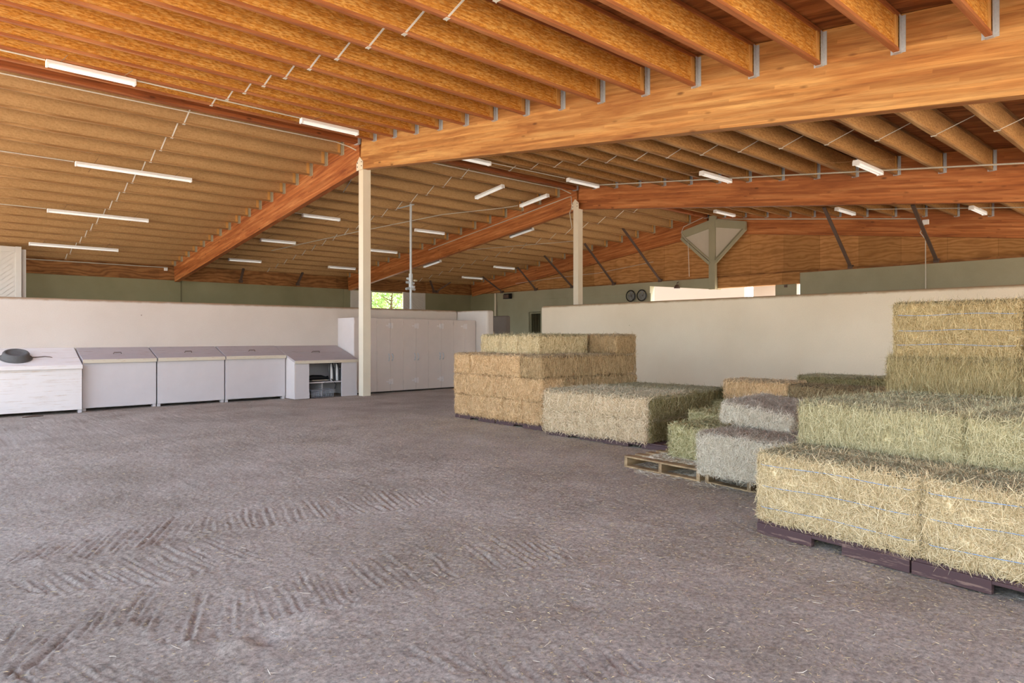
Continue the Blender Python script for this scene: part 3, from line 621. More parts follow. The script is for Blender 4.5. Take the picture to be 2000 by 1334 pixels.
# ------------------------------------------------------------ conduits under the roof
def conduit(name, pts, r, label, m='conduit', cat='conduit'):
    o = put(name, MB().tube(pts, r, 6), m); return tag(o, label, cat)
u_ = lambda x, y, d=0.018: (x, y, jb(y) - d)
conduit('conduit', [u_(-1, BR + 0.17), u_(3, BR + 0.17), (7.3, BR + 0.17, jb(BR) - 0.02), (7.6, BR + 0.12, jb(BR) - 0.08), (7.74, BR + 0.05, jb(BR) - 0.15)], 0.012, 'white cable along the ridge beam down to the nearest post')
conduit('conduit', [u_(-1, 12.36, 0.02), u_(1.65, 12.36, 0.02)], 0.012, 'white conduit feeding the nearest light from the left edge')
conduit('conduit', [u_(2.89, 12.36, 0.02), u_(4.3, 12.38, 0.02), u_(5.73, 12.40, 0.02)], 0.012, 'white conduit linking the two lights right of the ridge')
conduit('conduit', [u_(-1, 17.72), u_(2.9, 17.72)], 0.012, 'thin conduit running to the highest long strip light')
conduit('conduit', [u_(-1, 21.68), u_(2.92, 21.68)], 0.012, 'thin conduit running to the middle long strip light')
conduit('conduit', [u_(-1, 27.9, 0.03), u_(7.6, 27.9, 0.03)], 0.018, 'grey conduit above the plywood of the left outer wall')
conduit('conduit', [u_(8.2, BR + 0.17), u_(12, BR + 0.17), (14.6, BR + 0.17, jb(BR) - 0.02), (14.95, BR + 0.1, jb(BR) - 0.12)], 0.014, 'white conduit along the ridge beam between the nearest and middle posts')
conduit('conduit', [u_(10.62, 12.53, 0.03), u_(13.1, 12.40, 0.03)], 0.012, 'white conduit joining the two right-slope lights behind the nearest beam')
conduit('conduit', [u_(8.2, 19.36), u_(9.0, 19.36)], 0.012, 'short conduit end behind the nearest beam')
conduit('conduit', [u_(14.4, y) for y in np.linspace(12.3, -1, 12)], 0.016, 'long white conduit across the right slope before the middle beam')
conduit('conduit', [u_(20.3, y) for y in np.linspace(7.5, -1, 8)], 0.014, 'white conduit behind the middle beam on the right slope')
conduit('conduit', [(A2 - 0.1, y, hb(y) + 0.46) for y in (21.5, 18, 14.2)] + [(A2 - 0.1, 14.05, hb(BR) + 0.42), (A2 - 0.1, 14.02, hb(BR) + 0.1), (A2 - 0.22, 14.0, hb(BR) - 0.1), (A2 - 0.22, BR + 0.1, 4.6)], 0.013, 'conduit bent down the face of the middle beam to its post')
conduit('conduit', [u_(8.2, 14.7, 0.02), u_(8.8, 16.0, 0.02), u_(9.1, 17.0, 0.02)], 0.010, 'thin diagonal rod beside the nearest post top', 'galv', 'rod')
conduit('conduit', [u_(10.0, 24.0, 0.03), u_(11.5, 20.5, 0.03), u_(12.9, 17.6, 0.03), u_(14.2, 16.2, 0.03), u_(14.5, 15.75, 0.03)], 0.012, 'long thin conduit crossing the far left slope to the slanting lights')
conduit('conduit', [u_(16.0, 22.0, 0.03), u_(18.0, 20.2, 0.03), u_(20.0, 18.4, 0.03)], 0.010, 'faint conduit crossing joists behind the middle beam')
conduit('conduit', [(22.25, y, jb(y) - 0.06) for y in (13.4, 10, 6.75)], 0.018, 'white conduit along the top of the gable beam')
conduit('conduit', [(22.25, 6.6, jb(6.6) - 0.15), (22.27, 6.75, jb(6.6) - 0.45), (22.30, 6.62, 4.2), (22.33, 6.62, 0.2)], 0.014, 'thin white conduit dropping down the end wall at right')
conduit('conduit', [(22.2, y, z) for y, z in ((24.3, 3.9), (21.5, 4.0), (19.0, 4.05), (16.2, 4.3))], 0.010, 'thin loose wire strung across the gable plywood')
conduit('conduit', [(22.12, 13.9, 5.75), (22.12, 14.75, 5.5), (22.12, 14.85, 5.3), (22.12, 14.55, 4.9), (22.12, 14.5, 3.6)], 0.012, 'bent conduit left of the triangular gusset bracket')
t = thing('junction_box', 'small white junction box on the gable beam at right', 'box', (22.27, 6.6, jb(6.6) - 0.16))
put('cover', MB().box(-0.05, 0.02, -0.08, 0.08, -0.07, 0.07), 'white', t, None, 0.006)
t = thing('junction_box', 'little white junction box over the plywood at the left outer wall', 'box', (7.55, 27.98, jb(27.8) - 0.09))
put('cover', MB().box(-0.06, 0.06, -0.05, 0.02, -0.07, 0.06), 'white', t, None, 0.006)
# ------------------------------------------------------------ feed bins along the left partition
WF = BIN - 0.005
def bin_unit(x0, x1, yf, hf, hbk, label, worn=False):
    t = thing('feed_bin', label, 'bin', ((x0 + x1) / 2, yf, -0.05), 0, 'feed bins along the left partition'); w_ = (x1 - x0) / 2 - 0.008
    dpt = WF - yf; z0 = 0.05; lift = 0.05
    hf_, hk_ = hf + lift, hbk + lift
    put('body', MB().prism([(0.02, z0), (dpt, z0), (dpt, hk_ - 0.04), (0.02, hf_ - 0.045)], 0, -w_, w_), 'bin_worn' if worn else 'bin', t, None, 0.005)
    fr = 0.42
    ym = dpt * fr; zm = hf_ + (hk_ - hf_) * fr
    put('lid', MB().prism([(-0.02, hf_ - 0.035), (-0.02, hf_), (ym, zm), (ym, zm - 0.035)], 0, -w_, w_), 'bin_worn' if worn else 'lid', t, None, 0.003)
    put('top_board', MB().prism([(ym + 0.008, zm - 0.033), (ym + 0.008, zm + 0.002), (dpt, hk_), (dpt, hk_ - 0.035)], 0, -w_, w_), 'bin_worn' if worn else 'lid', t, None, 0.003)
    put('lid_edge', MB().box(-w_, w_, -0.035, -0.021, hf_ - 0.07, hf_ - 0.002), 'bin_worn' if worn else 'lid_edge', t)
    put('handle', MB().tube([(-0.07, ym * 1.02, zm + 0.0), (-0.06, ym * 0.98, zm + 0.03), (0.06, ym * 0.98, zm + 0.03), (0.07, ym * 1.02, zm + 0.0)], 0.008), 'steel_dark', t, label='dark wire pull handle')
    put('feet', MB().box(-w_, -w_ + 0.06, 0.05, 0.15, -0.02, z0).box(w_ - 0.06, w_, 0.05, 0.15, -0.02, z0).box(-w_, w_, dpt - 0.08, dpt, -0.02, z0 - 0.001), 'bin', t)
    return t
bin_unit(0.6, 2.56, 14.78, 0.835, 1.142, 'paint-worn white feed bin at far left with the rubber tub', True)
bin_unit(2.58, 3.87, 14.95, 0.925, 1.142, 'pale feed bin with sloping grey lid, beside the worn white bin')
bin_unit(3.88, 5.21, 14.95, 0.93, 1.142, 'pale feed bin with sloping grey lid, middle of the row')
bin_unit(5.22, 6.565, 14.95, 0.935, 1.142, 'pale feed bin with sloping grey lid, beside the open shelf unit')
# open shelf unit
t = thing('shelf_unit', 'pale open-fronted shelf cabinet with sloping top beside the post', 'cabinet', (6.58, 14.53, -0.05))
x1 = 1.56; dp = WF - 14.53; hf, hk = 0.87, 1.185
ou = MB().prism([(0, 0), (dp, 0), (dp, hk - 0.05), (0, hf - 0.05)], 0, 0.0, 0.03).prism([(0, 0), (dp, 0), (dp, hk - 0.05), (0, hf - 0.05)], 0, x1 - 0.03, x1)
put('side_panel', ou, 'locker_side', t)
put('front_panel', MB().box(0.03, 0.35, 0, 0.03, 0, hf - 0.055), 'bin', t, None, 0.003)
put('front_panel', MB().box(1.16, x1 - 0.03, 0, 0.03, 0, hf - 0.055), 'bin', t, None, 0.003)
put('back_panel', MB().box(0.03, x1 - 0.03, dp - 0.03, dp, 0, hk - 0.06), 'bin', t)
put('plinth', MB().box(0.0, 0.35, -0.012, -0.001, 0, 0.14), 'bin', t); put('plinth', MB().box(1.16, x1, -0.012, -0.001, 0, 0.14), 'bin', t)
put('shelf', MB().box(0.031, 0.78, 0.1, dp - 0.031, 0.33, 0.355), 'bin', t)
put('shelf', MB().box(0.80, x1 - 0.031, 0.1, dp - 0.031, 0.33, 0.355), 'bin', t)
put('divider', MB().box(0.781, 0.799, 0.25, dp - 0.031, 0.0, 0.329), 'bin', t)
ym = dp * 0.5; zm = hf + (hk - hf) * 0.5
put('lid', MB().prism([(-0.03, hf - 0.045), (-0.03, hf - 0.005), (ym, zm), (ym, zm - 0.04)], 0, -0.01, x1 + 0.01), 'lid', t, None, 0.003)
put('top_board', MB().prism([(ym + 0.008, zm - 0.037), (ym + 0.008, zm + 0.003), (dp, hk), (dp, hk - 0.04)], 0, -0.01, x1 + 0.01), 'lid', t, None, 0.003)
put('lid_edge', MB().box(-0.01, x1 + 0.01, -0.045, -0.031, hf - 0.075, hf - 0.008), 'lid_edge', t)
put('handle', MB().tube([(0.66, ym, zm), (0.68, ym - 0.03, zm + 0.03), (0.84, ym - 0.03, zm + 0.03), (0.86, ym, zm)], 0.008), 'steel_dark', t, label='dark wire pull handle')
# things in the shelf unit
t = thing('folded_bag', 'black folded bag lying on the left shelf of the open cabinet', 'bag', (7.28, 14.9, 0.325))
m_ = MB().tube([(-0.3, 0, 0.05), (-0.1, 0, 0.07), (0.12, 0, 0.065), (0.24, 0.0, 0.05), (0.29, 0, 0.05)], [0.04, 0.06, 0.058, 0.035, 0.05], 12); put('body', m_, 'black', t, smooth=True)
put('strap', MB().tube([(0.25, -0.05, 0.06), (0.33, -0.12, 0.02), (0.30, -0.25, 0.0), (0.36, -0.28, -0.1), (0.33, -0.28, -0.2)], 0.012), 'black', t)
put('stacked_board', MB().box(-0.15, 0.25, -0.1, 0.2, 0.0, 0.015), 'lid_edge', t)
for k, (xx, nm) in enumerate(((7.62, 'white splint boot with black straps, left of two in the open cabinet'), (7.76, 'white splint boot with black straps, right of two in the open cabinet'))):
    t = thing('splint_boot', nm, 'boot', (xx, 14.82, 0.305), 0, 'white splint boots in the open cabinet')
    put('shell', MB().tube([(0, 0, 0.0), (0, 0, 0.12), (0.0, 0.02, 0.28), (-0.01, 0.02, 0.40)], [0.05, 0.045, 0.05, 0.035], 10), 'white', t, smooth=True)
    put('strap', MB().tube([(-0.05, -0.03, 0.0), (-0.055, -0.03, 0.2), (-0.04, -0.01, 0.40), (0.03, 0, 0.42), (0.045, -0.03, 0.25), (0.045, -0.04, 0.02)], 0.012), 'black', t)
t = thing('plastic_box', 'grey plastic box standing behind the splint boots', 'box', (7.93, 15.1, 0.305))
put('body', MB().box(-0.12, 0.12, -0.12, 0.12, 0, 0.26), 'grey_plastic', t, None, 0.01); put('lid', MB().box(-0.125, 0.125, -0.125, 0.125, 0.262, 0.29), 'white', t, None, 0.005)
t = thing('wire_basket', 'silver wire-mesh cage tray on the floor of the open cabinet', 'basket', (7.27, 14.66, -0.045))
wb = MB()
for k in range(14): wb.tube([(-0.27 + k * 0.0415, -0.1, 0.0), (-0.27 + k * 0.0415, -0.1, 0.15)], 0.003, 4)
for k in range(6): wb.tube([(-0.27, -0.1, k * 0.03), (0.27, -0.1, k * 0.03)], 0.003, 4)
for k in range(14): wb.tube([(-0.27 + k * 0.0415, -0.1, 0.15), (-0.27 + k * 0.0415, 0.12, 0.16)], 0.003, 4)
put('mesh', wb, 'mesh', t); put('rim', MB().tube([(-0.27, -0.1, 0.16), (0.27, -0.1, 0.16), (0.27, 0.12, 0.17), (-0.27, 0.12, 0.17), (-0.27, -0.1, 0.16)], 0.009), 'mesh', t)
put('tray', MB().box(-0.26, 0.26, -0.09, 0.12, 0.0, 0.01), 'steel_dark', t)
# rubber tub upside down on the worn bin
dl = math.atan((1.142 - 0.835) / (WF - 14.78))
t = thing('rubber_tub', 'black rubber feed tub upside down on the worn white bin', 'tub', (1.58, 15.12, 0.965))
t.rotation_euler = (dl, 0, 0)
put('tub_wall', MB().lathe([(0.235, 0.0), (0.24, 0.012), (0.215, 0.03), (0.20, 0.10), (0.185, 0.118), (0.15, 0.122), (0.145, 0.112), (0.06, 0.112)], 36), 'rubber', t, smooth=True)
put('rim', MB().tube([(0.238 * math.cos(2 * PI * k / 36), 0.238 * math.sin(2 * PI * k / 36), 0.008) for k in range(37)], 0.012, 6, False), 'rubber', t)
t = thing('hoof_pick', 'small dark metal hook lying beside the rubber tub', 'tool', (1.97, 15.14, 0.975)); t.rotation_euler = (dl, 0, 0)
put('shaft', MB().tube([(-0.14, 0, 0.0), (-0.06, 0.0, 0.008), (0.05, 0.02, 0.01), (0.12, 0.0, 0.008), (0.16, -0.03, 0.006)], [0.014, 0.008, 0.007, 0.007, 0.005]), 'steel_dark', t)
o = put('debris_stick', MB().tube([(1.55, 13.99, 0.0), (1.7, 14.01, 0.01), (1.85, 14.0, 0.005)], [0.008, 0.016, 0.01]), 'steel_dark'); tag(o, 'dark scrap lying on the dirt before the worn white bin', 'stick')
# ------------------------------------------------------------ storage lockers
LE = [8.16, 8.62, 9.33, 10.08, 10.88, 11.95]
from math import tan
def AonB(B, u):
    tt = (u - 1000) / 1326.1; c_, s_ = math.cos(YAW), math.sin(YAW); return B * (c_ + tt * s_) / (s_ - tt * c_)
YF = 14.77
edges = [8.20] + [min(AonB(YF, u), 11.985) for u in (736, 788, 836.7, 885.8, 930.9)]
LN = ['pale storage locker mostly hidden behind the nearest post', 'pale two-door storage locker just right of the post', 'pale two-door storage locker, third from the post',
      'pale two-door storage locker, fourth from the post', 'pale two-door storage locker at the right end by the wall']
LN[2] = 'pale two-door storage locker, second from the post'; LN[3] = 'pale two-door storage locker, third from the post'
for i in range(5):
    xa, xb = edges[i], edges[i + 1]; xm = (xa + xb) / 2; wd = (xb - xa) / 2
    top = 1.875 - (0.0, 0.0, 0.0, 0.012, 0.015)[i]
    t = thing('storage_locker', LN[i], 'locker', (xm, YF, -0.06), 0, 'storage lockers beside the nearest post')
    put('body', MB().box(-wd, wd, 0.022, WF - YF, 0.05, top), 'locker_side' if i == 0 else 'locker', t, None, 0.004)
    put('plinth', MB().box(-wd + 0.002, wd - 0.002, 0.05, 0.10, 0.0, 0.049), 'dark', t)
    for s in (-1, 1):
        d_ = put('door', MB().box(*(sorted((0.002 * s, (wd - 0.002) * s))), 0.0, 0.02, 0.04, top - 0.01), 'locker', t, None, 0.003)
        xh = 0.05 * s
        put('handle', MB().tube([(xh, -0.002, 0.80), (xh, -0.035, 0.84), (xh + 0.01 * s, -0.045, 0.89), (xh, -0.035, 0.94), (xh, -0.002, 0.98)], 0.012), 'galv', d_, label='grey curved pull handle')
        hg = MB()
        for zz in (0.2, 0.97, 1.72): hg.box(*(sorted(((wd - 0.03) * s, (wd - 0.008) * s))), -0.008, -0.0005, zz, zz + 0.09)
        put('hinges', hg, 'locker', d_)
    for zz in (0.21, 1.62):
        hp = MB().box(-0.13, 0.0, -0.012, -0.0005, zz + 0.055, zz + 0.085).box(0.01, 0.07, -0.02, -0.0005, zz, zz + 0.14).box(-0.05, 0.0, -0.022, -0.0005, zz + 0.01, zz + 0.13).tube([(-0.04, -0.025, zz + 0.07), (0.05, -0.025, zz + 0.07)], 0.01)
        put('hasp', hp, 'locker_side', t, label='pale painted door hasp')
# ------------------------------------------------------------ hay
def bale_body(L, D, H, seed, amp=0.019, st=0.035):
    r = 0.035; nx, ny_, nz_ = [max(4, int(round(a / st))) for a in (L, D, H)]
    V, F = [], []
    def face(fn, a, b):
        o = len(V)
        for i in range(a + 1):
            for j in range(b + 1): V.append(fn(i / a, j / b))
        for i in range(a):
            for j in range(b): F.append((o + i * (b + 1) + j, o + (i + 1) * (b + 1) + j, o + (i + 1) * (b + 1) + j + 1, o + i * (b + 1) + j + 1))
    hx, hy = L / 2, D / 2
    face(lambda a, b: (-hx + L * a, -hy + D * b, H), nx, ny_); face(lambda a, b: (-hx + L * b, -hy + D * a, 0), ny_, nx)
    face(lambda a, b: (-hx + L * a, -hy, H * b), nx, nz_); face(lambda a, b: (hx - L * a, hy, H * b), nx, nz_)
    face(lambda a, b: (-hx, hy - D * a, H * b), ny_, nz_); face(lambda a, b: (hx, -hy + D * a, H * b), ny_, nz_)
    P = np.array(V, float); P[:, 2] -= H / 2; half = np.array([hx, hy, H / 2]); q = np.clip(P, -(half - r), half - r); d = P - q
    n = d / np.maximum(np.linalg.norm(d, axis=1, keepdims=True), 1e-9); P = q + n * r
    x, y, z = P.T
    s = seed * 3.1
    dsp = vnoise(x + s, y + z * 1.7, 9, 3) * 1.6 + vnoise(x * 1.3 + z + s, y - z, 22, 4) * 1.0 + vnoise(x + z * 0.6 + s, y + z, 45, 5) * 0.6
    k = np.floor((x + hx + 0.02 * np.sin(y * 9 + s)) / 0.085); fl_ = np.abs(((x + hx) / 0.085) % 1 - 0.5) * 2
    dsp = dsp - 0.7 * (fl_ > 0.86) + 0.5 * np.sin(k * 12.9 + s)
    P = P + n * (dsp * amp)[:, None] - n * amp * 0.6
    P[:, 2] += H / 2; P[:, 2] = np.maximum(P[:, 2], 0.001)
    me = arr_mesh('bale_body', P, F)
    bm = bmesh.new(); bm.from_mesh(me); bmesh.ops.remove_doubles(bm, verts=bm.verts, dist=1e-4); bmesh.ops.recalc_face_normals(bm, faces=bm.faces); bm.to_mesh(me); bm.free()
    me.shade_smooth(); return me
def ribbons(P0, T, N, ln, wd, lift, curl, tone, up, rg):
    """strips of two quads: centre P0, tangent T, normal N"""
    n = len(P0); side = np.cross(T, N); side /= np.maximum(np.linalg.norm(side, axis=1, keepdims=True), 1e-9)
    hw_ = (wd / 2)[:, None]; h = (ln / 2)[:, None]
    a = P0 - T * h + N * lift[:, 0:1] + side * curl[:, 0:1]; b_ = P0 + N * lift[:, 1:2]; c_ = P0 + T * h + N * lift[:, 2:3] + side * curl[:, 1:2]
    # turn the strip so it shows some width from any side
    ph = rg.uniform(-1.0, 1.0, n)[:, None]; sv = side * np.cos(ph) + N * np.sin(ph)
    V = np.stack([a - sv * hw_ * 0.6, a + sv * hw_ * 0.6, b_ - sv * hw_, b_ + sv * hw_, c_ - sv * hw_ * 0.6, c_ + sv * hw_ * 0.6], 1).reshape(-1, 3)
    o = (np.arange(n) * 6)[:, None]; F = np.concatenate([o + np.array([[0, 1, 3, 2]]), o + np.array([[2, 3, 5, 4]])], 1).reshape(-1, 4)
    me = arr_mesh('loose_straw', V, F)
    for nm, dat in (('tone', tone), ('up', up)):
        at = me.attributes.new(nm, 'FLOAT', 'POINT'); at.data.foreach_set('value', np.repeat(dat, 6).astype(np.float32))
    return me
def bale_straw(L, D, H, n, seed, cov=False, ln=(0.03, 0.11), wd=(0.002, 0.0045), lift=0.012, vert=0.4, wild=0.04):
    rg = np.random.default_rng(seed); hx, hy = L / 2, D / 2
    faces = [(L * D, 0), (L * H, 1), (L * H, 2), (D * H, 3), (D * H, 4)]; ar = np.array([f_[0] for f_ in faces]); ar[0] *= 0.0 if cov else 1.0; ch = rg.choice(5, n, p=ar / ar.sum())
    a, b_ = rg.random(n), rg.random(n); P = np.zeros((n, 3)); N = np.zeros((n, 3)); U = np.zeros((n, 3)); W = np.zeros((n, 3))
    def st_(k, p, nn, u, w):
        m_ = ch == k; P[m_] = np.stack(p, -1)[m_]; N[m_] = nn; U[m_] = u; W[m_] = w
    z0 = np.zeros(n)
    st_(0, (-hx + L * a, -hy + D * b_, z0 + H), (0, 0, 1), (1, 0, 0), (0, 1, 0)); st_(1, (-hx + L * a, z0 - hy, H * b_), (0, -1, 0), (1, 0, 0), (0, 0, 1))
    st_(2, (-hx + L * a, z0 + hy, H * b_), (0, 1, 0), (1, 0, 0), (0, 0, 1)); st_(3, (z0 - hx, -hy + D * a, H * b_), (-1, 0, 0), (0, 1, 0), (0, 0, 1))
    st_(4, (z0 + hx, -hy + D * a, H * b_), (1, 0, 0), (0, 1, 0), (0, 0, 1))
    # round the corners like the body
    half = np.array([hx, hy, H / 2]); Q = P.copy(); Q[:, 2] -= H / 2; r = 0.035; q = np.clip(Q, -(half - r), half - r); d = Q - q
    nn = d / np.maximum(np.linalg.norm(d, axis=1, keepdims=True), 1e-9); P = q + nn * r; P[:, 2] += H / 2; N = nn
    ang = rg.uniform(0, PI, n); v_ = rg.random(n) < vert; ang = np.where(v_ & (ch > 0), PI / 2 + rg.normal(0, 0.28, n), ang)
    T = U * np.cos(ang)[:, None] + W * np.sin(ang)[:, None]; T = T - N * (T * N).sum(1, keepdims=True); T /= np.maximum(np.linalg.norm(T, axis=1, keepdims=True), 1e-9)
    l_ = rg.uniform(ln[0], ln[1], n) * (1 + (rg.random(n) < 0.04) * 1.0)
    lf = np.abs(rg.normal(0, lift, (n, 3))) - 0.004; w_ = rg.random(n) < wild; lf[w_, 2] += rg.uniform(0.01, 0.05, w_.sum())
    low = (P[:, 2] < 0.03); lf[low] *= 1.0
    cu = rg.normal(0, 0.006, (n, 2))
    tone = np.clip(rg.beta(2.2, 1.8, n), 0, 1); up = (ch == 0).astype(float) * np.clip(rg.normal(0.85, 0.3, n), 0, 1)
    me = ribbons(P, T, N, l_, rg.uniform(wd[0], wd[1], n), lf, cu, tone, up, rg)
    co = np.empty(len(me.vertices) * 3, np.float32); me.vertices.foreach_get('co', co); co = co.reshape(-1, 3); co[:, 2] = np.maximum(co[:, 2], -0.05); me.vertices.foreach_set('co', co.ravel()); me.update()
    return me
CACHE = {}
def bale(ox, oy, phi, x, y, wdt, dpt, z, h, kind, label, group, strings=None, detail=1, lift=0.010, tilt=(0, 0), vert=0.4, ln=(0.03, 0.11), jit=0.012, cov=False):
    """x, y: offset of the front-left corner from the stack's corner, to the right and to the back"""
    ef = (-math.sin(phi), -math.cos(phi)); ed = (math.cos(phi), -math.sin(phi))
    jj = random.Random(hash((round(ox + x, 2), round(oy + y, 2), round(z, 2))) & 0xffff)
    cx, cy = x + wdt / 2, y + dpt / 2 + jj.uniform(-jit, jit)
    t = thing('hay_bale', label, 'hay bale', (ox + ef[0] * cx + ed[0] * cy, oy + ef[1] * cx + ed[1] * cy, z), 0, group)
    t.rotation_euler = (tilt[0], tilt[1], -(PI / 2 + phi) + jj.uniform(-0.012, 0.012))
    w2, d2, h2 = wdt - 0.002, dpt - 0.004, h - 0.001
    nst = {0: 1400, 1: 8500, 2: 26000}[detail]; nst = int(nst * (w2 * d2 + 2 * h2 * (w2 + d2)) / 1.6) + 200
    var = jj.randrange(2); key = (round(w2, 3), round(d2, 3), round(h2, 3), detail, var, lift, vert, kind, cov)
    if key not in CACHE:
        wr = {0: (0.005, 0.009), 1: (0.0022, 0.0048), 2: (0.0012, 0.0029)}[detail]
        l_ = {0: (0.05, 0.13), 1: ln, 2: ln}[detail]
        CACHE[key] = (bale_body(w2, d2, h2, len(CACHE) + 1, st={0: 0.05, 1: 0.035, 2: 0.022}[detail]), bale_straw(w2, d2, h2, nst, 100 + len(CACHE), cov=cov, ln=l_, wd=wr, lift=lift, vert=vert))
        kind = kind + ('_c' if cov else '')
        CACHE[key][0].materials.append(HAY[kind][0]); CACHE[key][1].materials.append(HAY[kind][1])
    for nm, me in (('compressed_hay', CACHE[key][0]), ('loose_straw', CACHE[key][1])):
        o = link(bpy.data.objects.new(nm, me)); o.parent = t
        if nm == 'loose_straw': o['kind'] = 'stuff'
    if strings:
        for zf in strings:
            pts = [(-w2 / 2 + 0.05 + (w2 - 0.1) * i / 14, -d2 / 2 - 0.012 - 0.004 * math.sin(i * 1.3 + zf * 9), h * zf + 0.006 * math.sin(i * 0.5 + zf * 20)) for i in range(15)]
            pts = [(-w2 / 2 - 0.006, -d2 / 2 + 0.1, h * zf), (-w2 / 2 - 0.004, -d2 / 2 + 0.02, h * zf)] + pts + [(w2 / 2 + 0.004, -d2 / 2 + 0.02, h * zf), (w2 / 2 + 0.006, -d2 / 2 + 0.1, h * zf)]
            put('baling_twine', MB().tube(pts, 0.0019, 5), 'blue', t, label='blue baling twine')
    return t
def pallet(ox, oy, phi, x, y, wdt, dpt, h, label, group, kind='maroon'):
    ef = (-math.sin(phi), -math.cos(phi)); ed = (math.cos(phi), -math.sin(phi)); cx, cy = x + wdt / 2, y + dpt / 2
    t = thing('pallet', label, 'pallet', (ox + ef[0] * cx + ed[0] * cy, oy + ef[1] * cx + ed[1] * cy, 0.0), -(PI / 2 + phi), group)
    w2, d2 = wdt / 2, dpt / 2
    if kind == 'maroon':      # notched stringers run along the front
        n = 7; bw = dpt / n * 0.8
        for k in range(n):
            y0 = -d2 + 0.012 + k * (dpt - bw - 0.024) / (n - 1); put('deck_board', MB().box(-w2, w2, y0, y0 + bw, h - 0.018, h), 'maroon', t)
        nz = h - 0.0185
        for yy in (-d2, -0.02, d2 - 0.04):
            e_ = wdt * 0.40
            sg = MB().box(-w2, -w2 + e_, yy, yy + 0.04, 0.0, nz).box(w2 - e_, w2, yy, yy + 0.04, 0.0, nz).box(-w2 + e_ + 0.0005, w2 - e_ - 0.0005, yy, yy + 0.04, nz - 0.02, nz)
            put('stringer', sg, 'maroon', t, None, 0.003)
    else:
        n = 7; bw = 0.09
        for k in range(n):
            y0 = -d2 + k * (dpt - bw) / (n - 1); put('deck_board', MB().box(-w2, w2, y0, y0 + bw, h - 0.018, h), 'plank', t, None, 0.002)
        for xx in (-w2, -0.02, w2 - 0.04): put('stringer', MB().box(xx, xx + 0.04, -d2, d2, 0.0185, h - 0.0185), 'plank', t, None, 0.002)
        for yy in (-d2, -0.05, d2 - 0.09): put('bottom_board', MB().box(-w2, w2, yy, yy + 0.09, 0.0, 0.018), 'plank', t)
    return t
# far tall stack ------------------------------------------------
S1 = (6.93, 9.12, math.radians(1.5)); g1 = 'bales of the tall straw-coloured stack'
for k, nm in enumerate(('left', 'right')): pallet(*S1, 0.01 + k * 1.08, 0.02, 1.05, 1.1, 0.075, 'maroon pallet under the tall stack, %s of two' % nm, 'pallets under the tall stack')
for k, nm in enumerate(('left', 'right')): pallet(*S1, 0.01 + k * 1.08, 1.15, 1.05, 1.0, 0.075, 'maroon pallet at the back of the tall stack, %s one' % nm, 'pallets under the tall stack')
for k in range(5): bale(*S1, 0.43 * k, 0, 0.43, 1.07, 0.075, 0.335, 'straw', 'end-on straw bale, bottom tier of tall stack, %s from left' % ORD[k], g1, vert=0.3, cov=True)
bale(*S1, 1.69, 1.08, 0.46, 1.07, 0.075, 0.335, 'side', 'straw bale, bottom tier of tall stack, back right corner', g1, vert=0.8, cov=True)
for k, nm in enumerate(('left', 'right')): bale(*S1, 1.075 * k, 0, 1.075, 0.46, 0.41, 0.335, 'straw', 'long straw bale, second tier of tall stack, %s half of front' % nm, g1, vert=0.3, cov=True)
bale(*S1, 1.69, 0.47, 0.46, 0.60, 0.41, 0.335, 'side', 'straw bale, second tier on the right side of the tall stack', g1, vert=0.8, cov=True)
bale(*S1, 1.69, 1.08, 0.46, 1.07, 0.41, 0.335, 'side', 'straw bale, second tier of tall stack, back right corner', g1, vert=0.8, cov=True)
bale(*S1, 0, 0.47, 0.46, 1.07, 0.41, 0.335, 'straw', 'straw bale, second tier on the left side of the tall stack', g1, vert=0.3, cov=True)
bale(*S1, 0.0, 0, 0.43, 1.07, 0.745, 0.335, 'straw', 'end-on straw bale, third tier of tall stack, at the left corner', g1, vert=0.3)
bale(*S1, 0.44, 0, 1.24, 0.5, 0.745, 0.335, 'straw', 'long straw bale across the front of the third tier, tall stack', g1, vert=0.3)
bale(*S1, 0.44, 0.51, 1.24, 0.5, 0.745, 0.335, 'straw', 'straw bale behind the long front bale, third tier, tall stack', g1, vert=0.3)
bale(*S1, 1.69, 0, 0.46, 1.07, 0.745, 0.335, 'side', 'straw bale on the near right corner, third tier of tall stack', g1, vert=0.8)
bale(*S1, 1.69, 1.08, 0.46, 1.07, 0.745, 0.335, 'side', 'straw bale, third tier of tall stack, back right corner', g1, vert=0.8)
for k in range(3): bale(*S1, 0.17 + 0.485 * k, 0.43, 0.48, 1.12, 1.08, 0.31, 'gold', 'pale bale on top of the tall stack, %s of three end-on' % ('left', 'middle', 'right')[k], g1, vert=0.4)
bale(*S1, 1.06, 1.62, 1.09, 0.5, 1.08, 0.31, 'side', 'brownish bale on top of the tall stack, crosswise at the back right', g1, vert=0.8)
# low fluffy stack ----------------------------------------------
S2 = (6.64, 6.68, math.radians(-3)); g2 = 'bales of the low shaggy stack'
pallet(S2[0], S2[1], S2[2], 0.0, 0.05, 0.98, 1.1, 0.07, 'maroon pallet under the low shaggy stack, left one', 'pallets under the low shaggy stack')
pallet(S2[0], S2[1], S2[2], 1.0, 0.02, 0.98, 1.1, 0.07, 'maroon pallet sticking out right of the low shaggy stack', 'pallets under the low shaggy stack')
for k in range(4):
    bale(*S2, 0.415 * k, 0, 0.41, 1.12, 0.072, 0.27, 'pale', 'end-on shaggy bale, bottom of low stack, %s from left' % ORD[k], g2, lift=0.024, vert=0.1, ln=(0.05, 0.14), cov=True)
    bale(*S2, 0.415 * k, 0, 0.41, 1.12, 0.345, 0.27, 'pale', 'end-on shaggy bale, top of low stack, %s from left' % ORD[k], g2, lift=0.024, vert=0.1, ln=(0.05, 0.14))
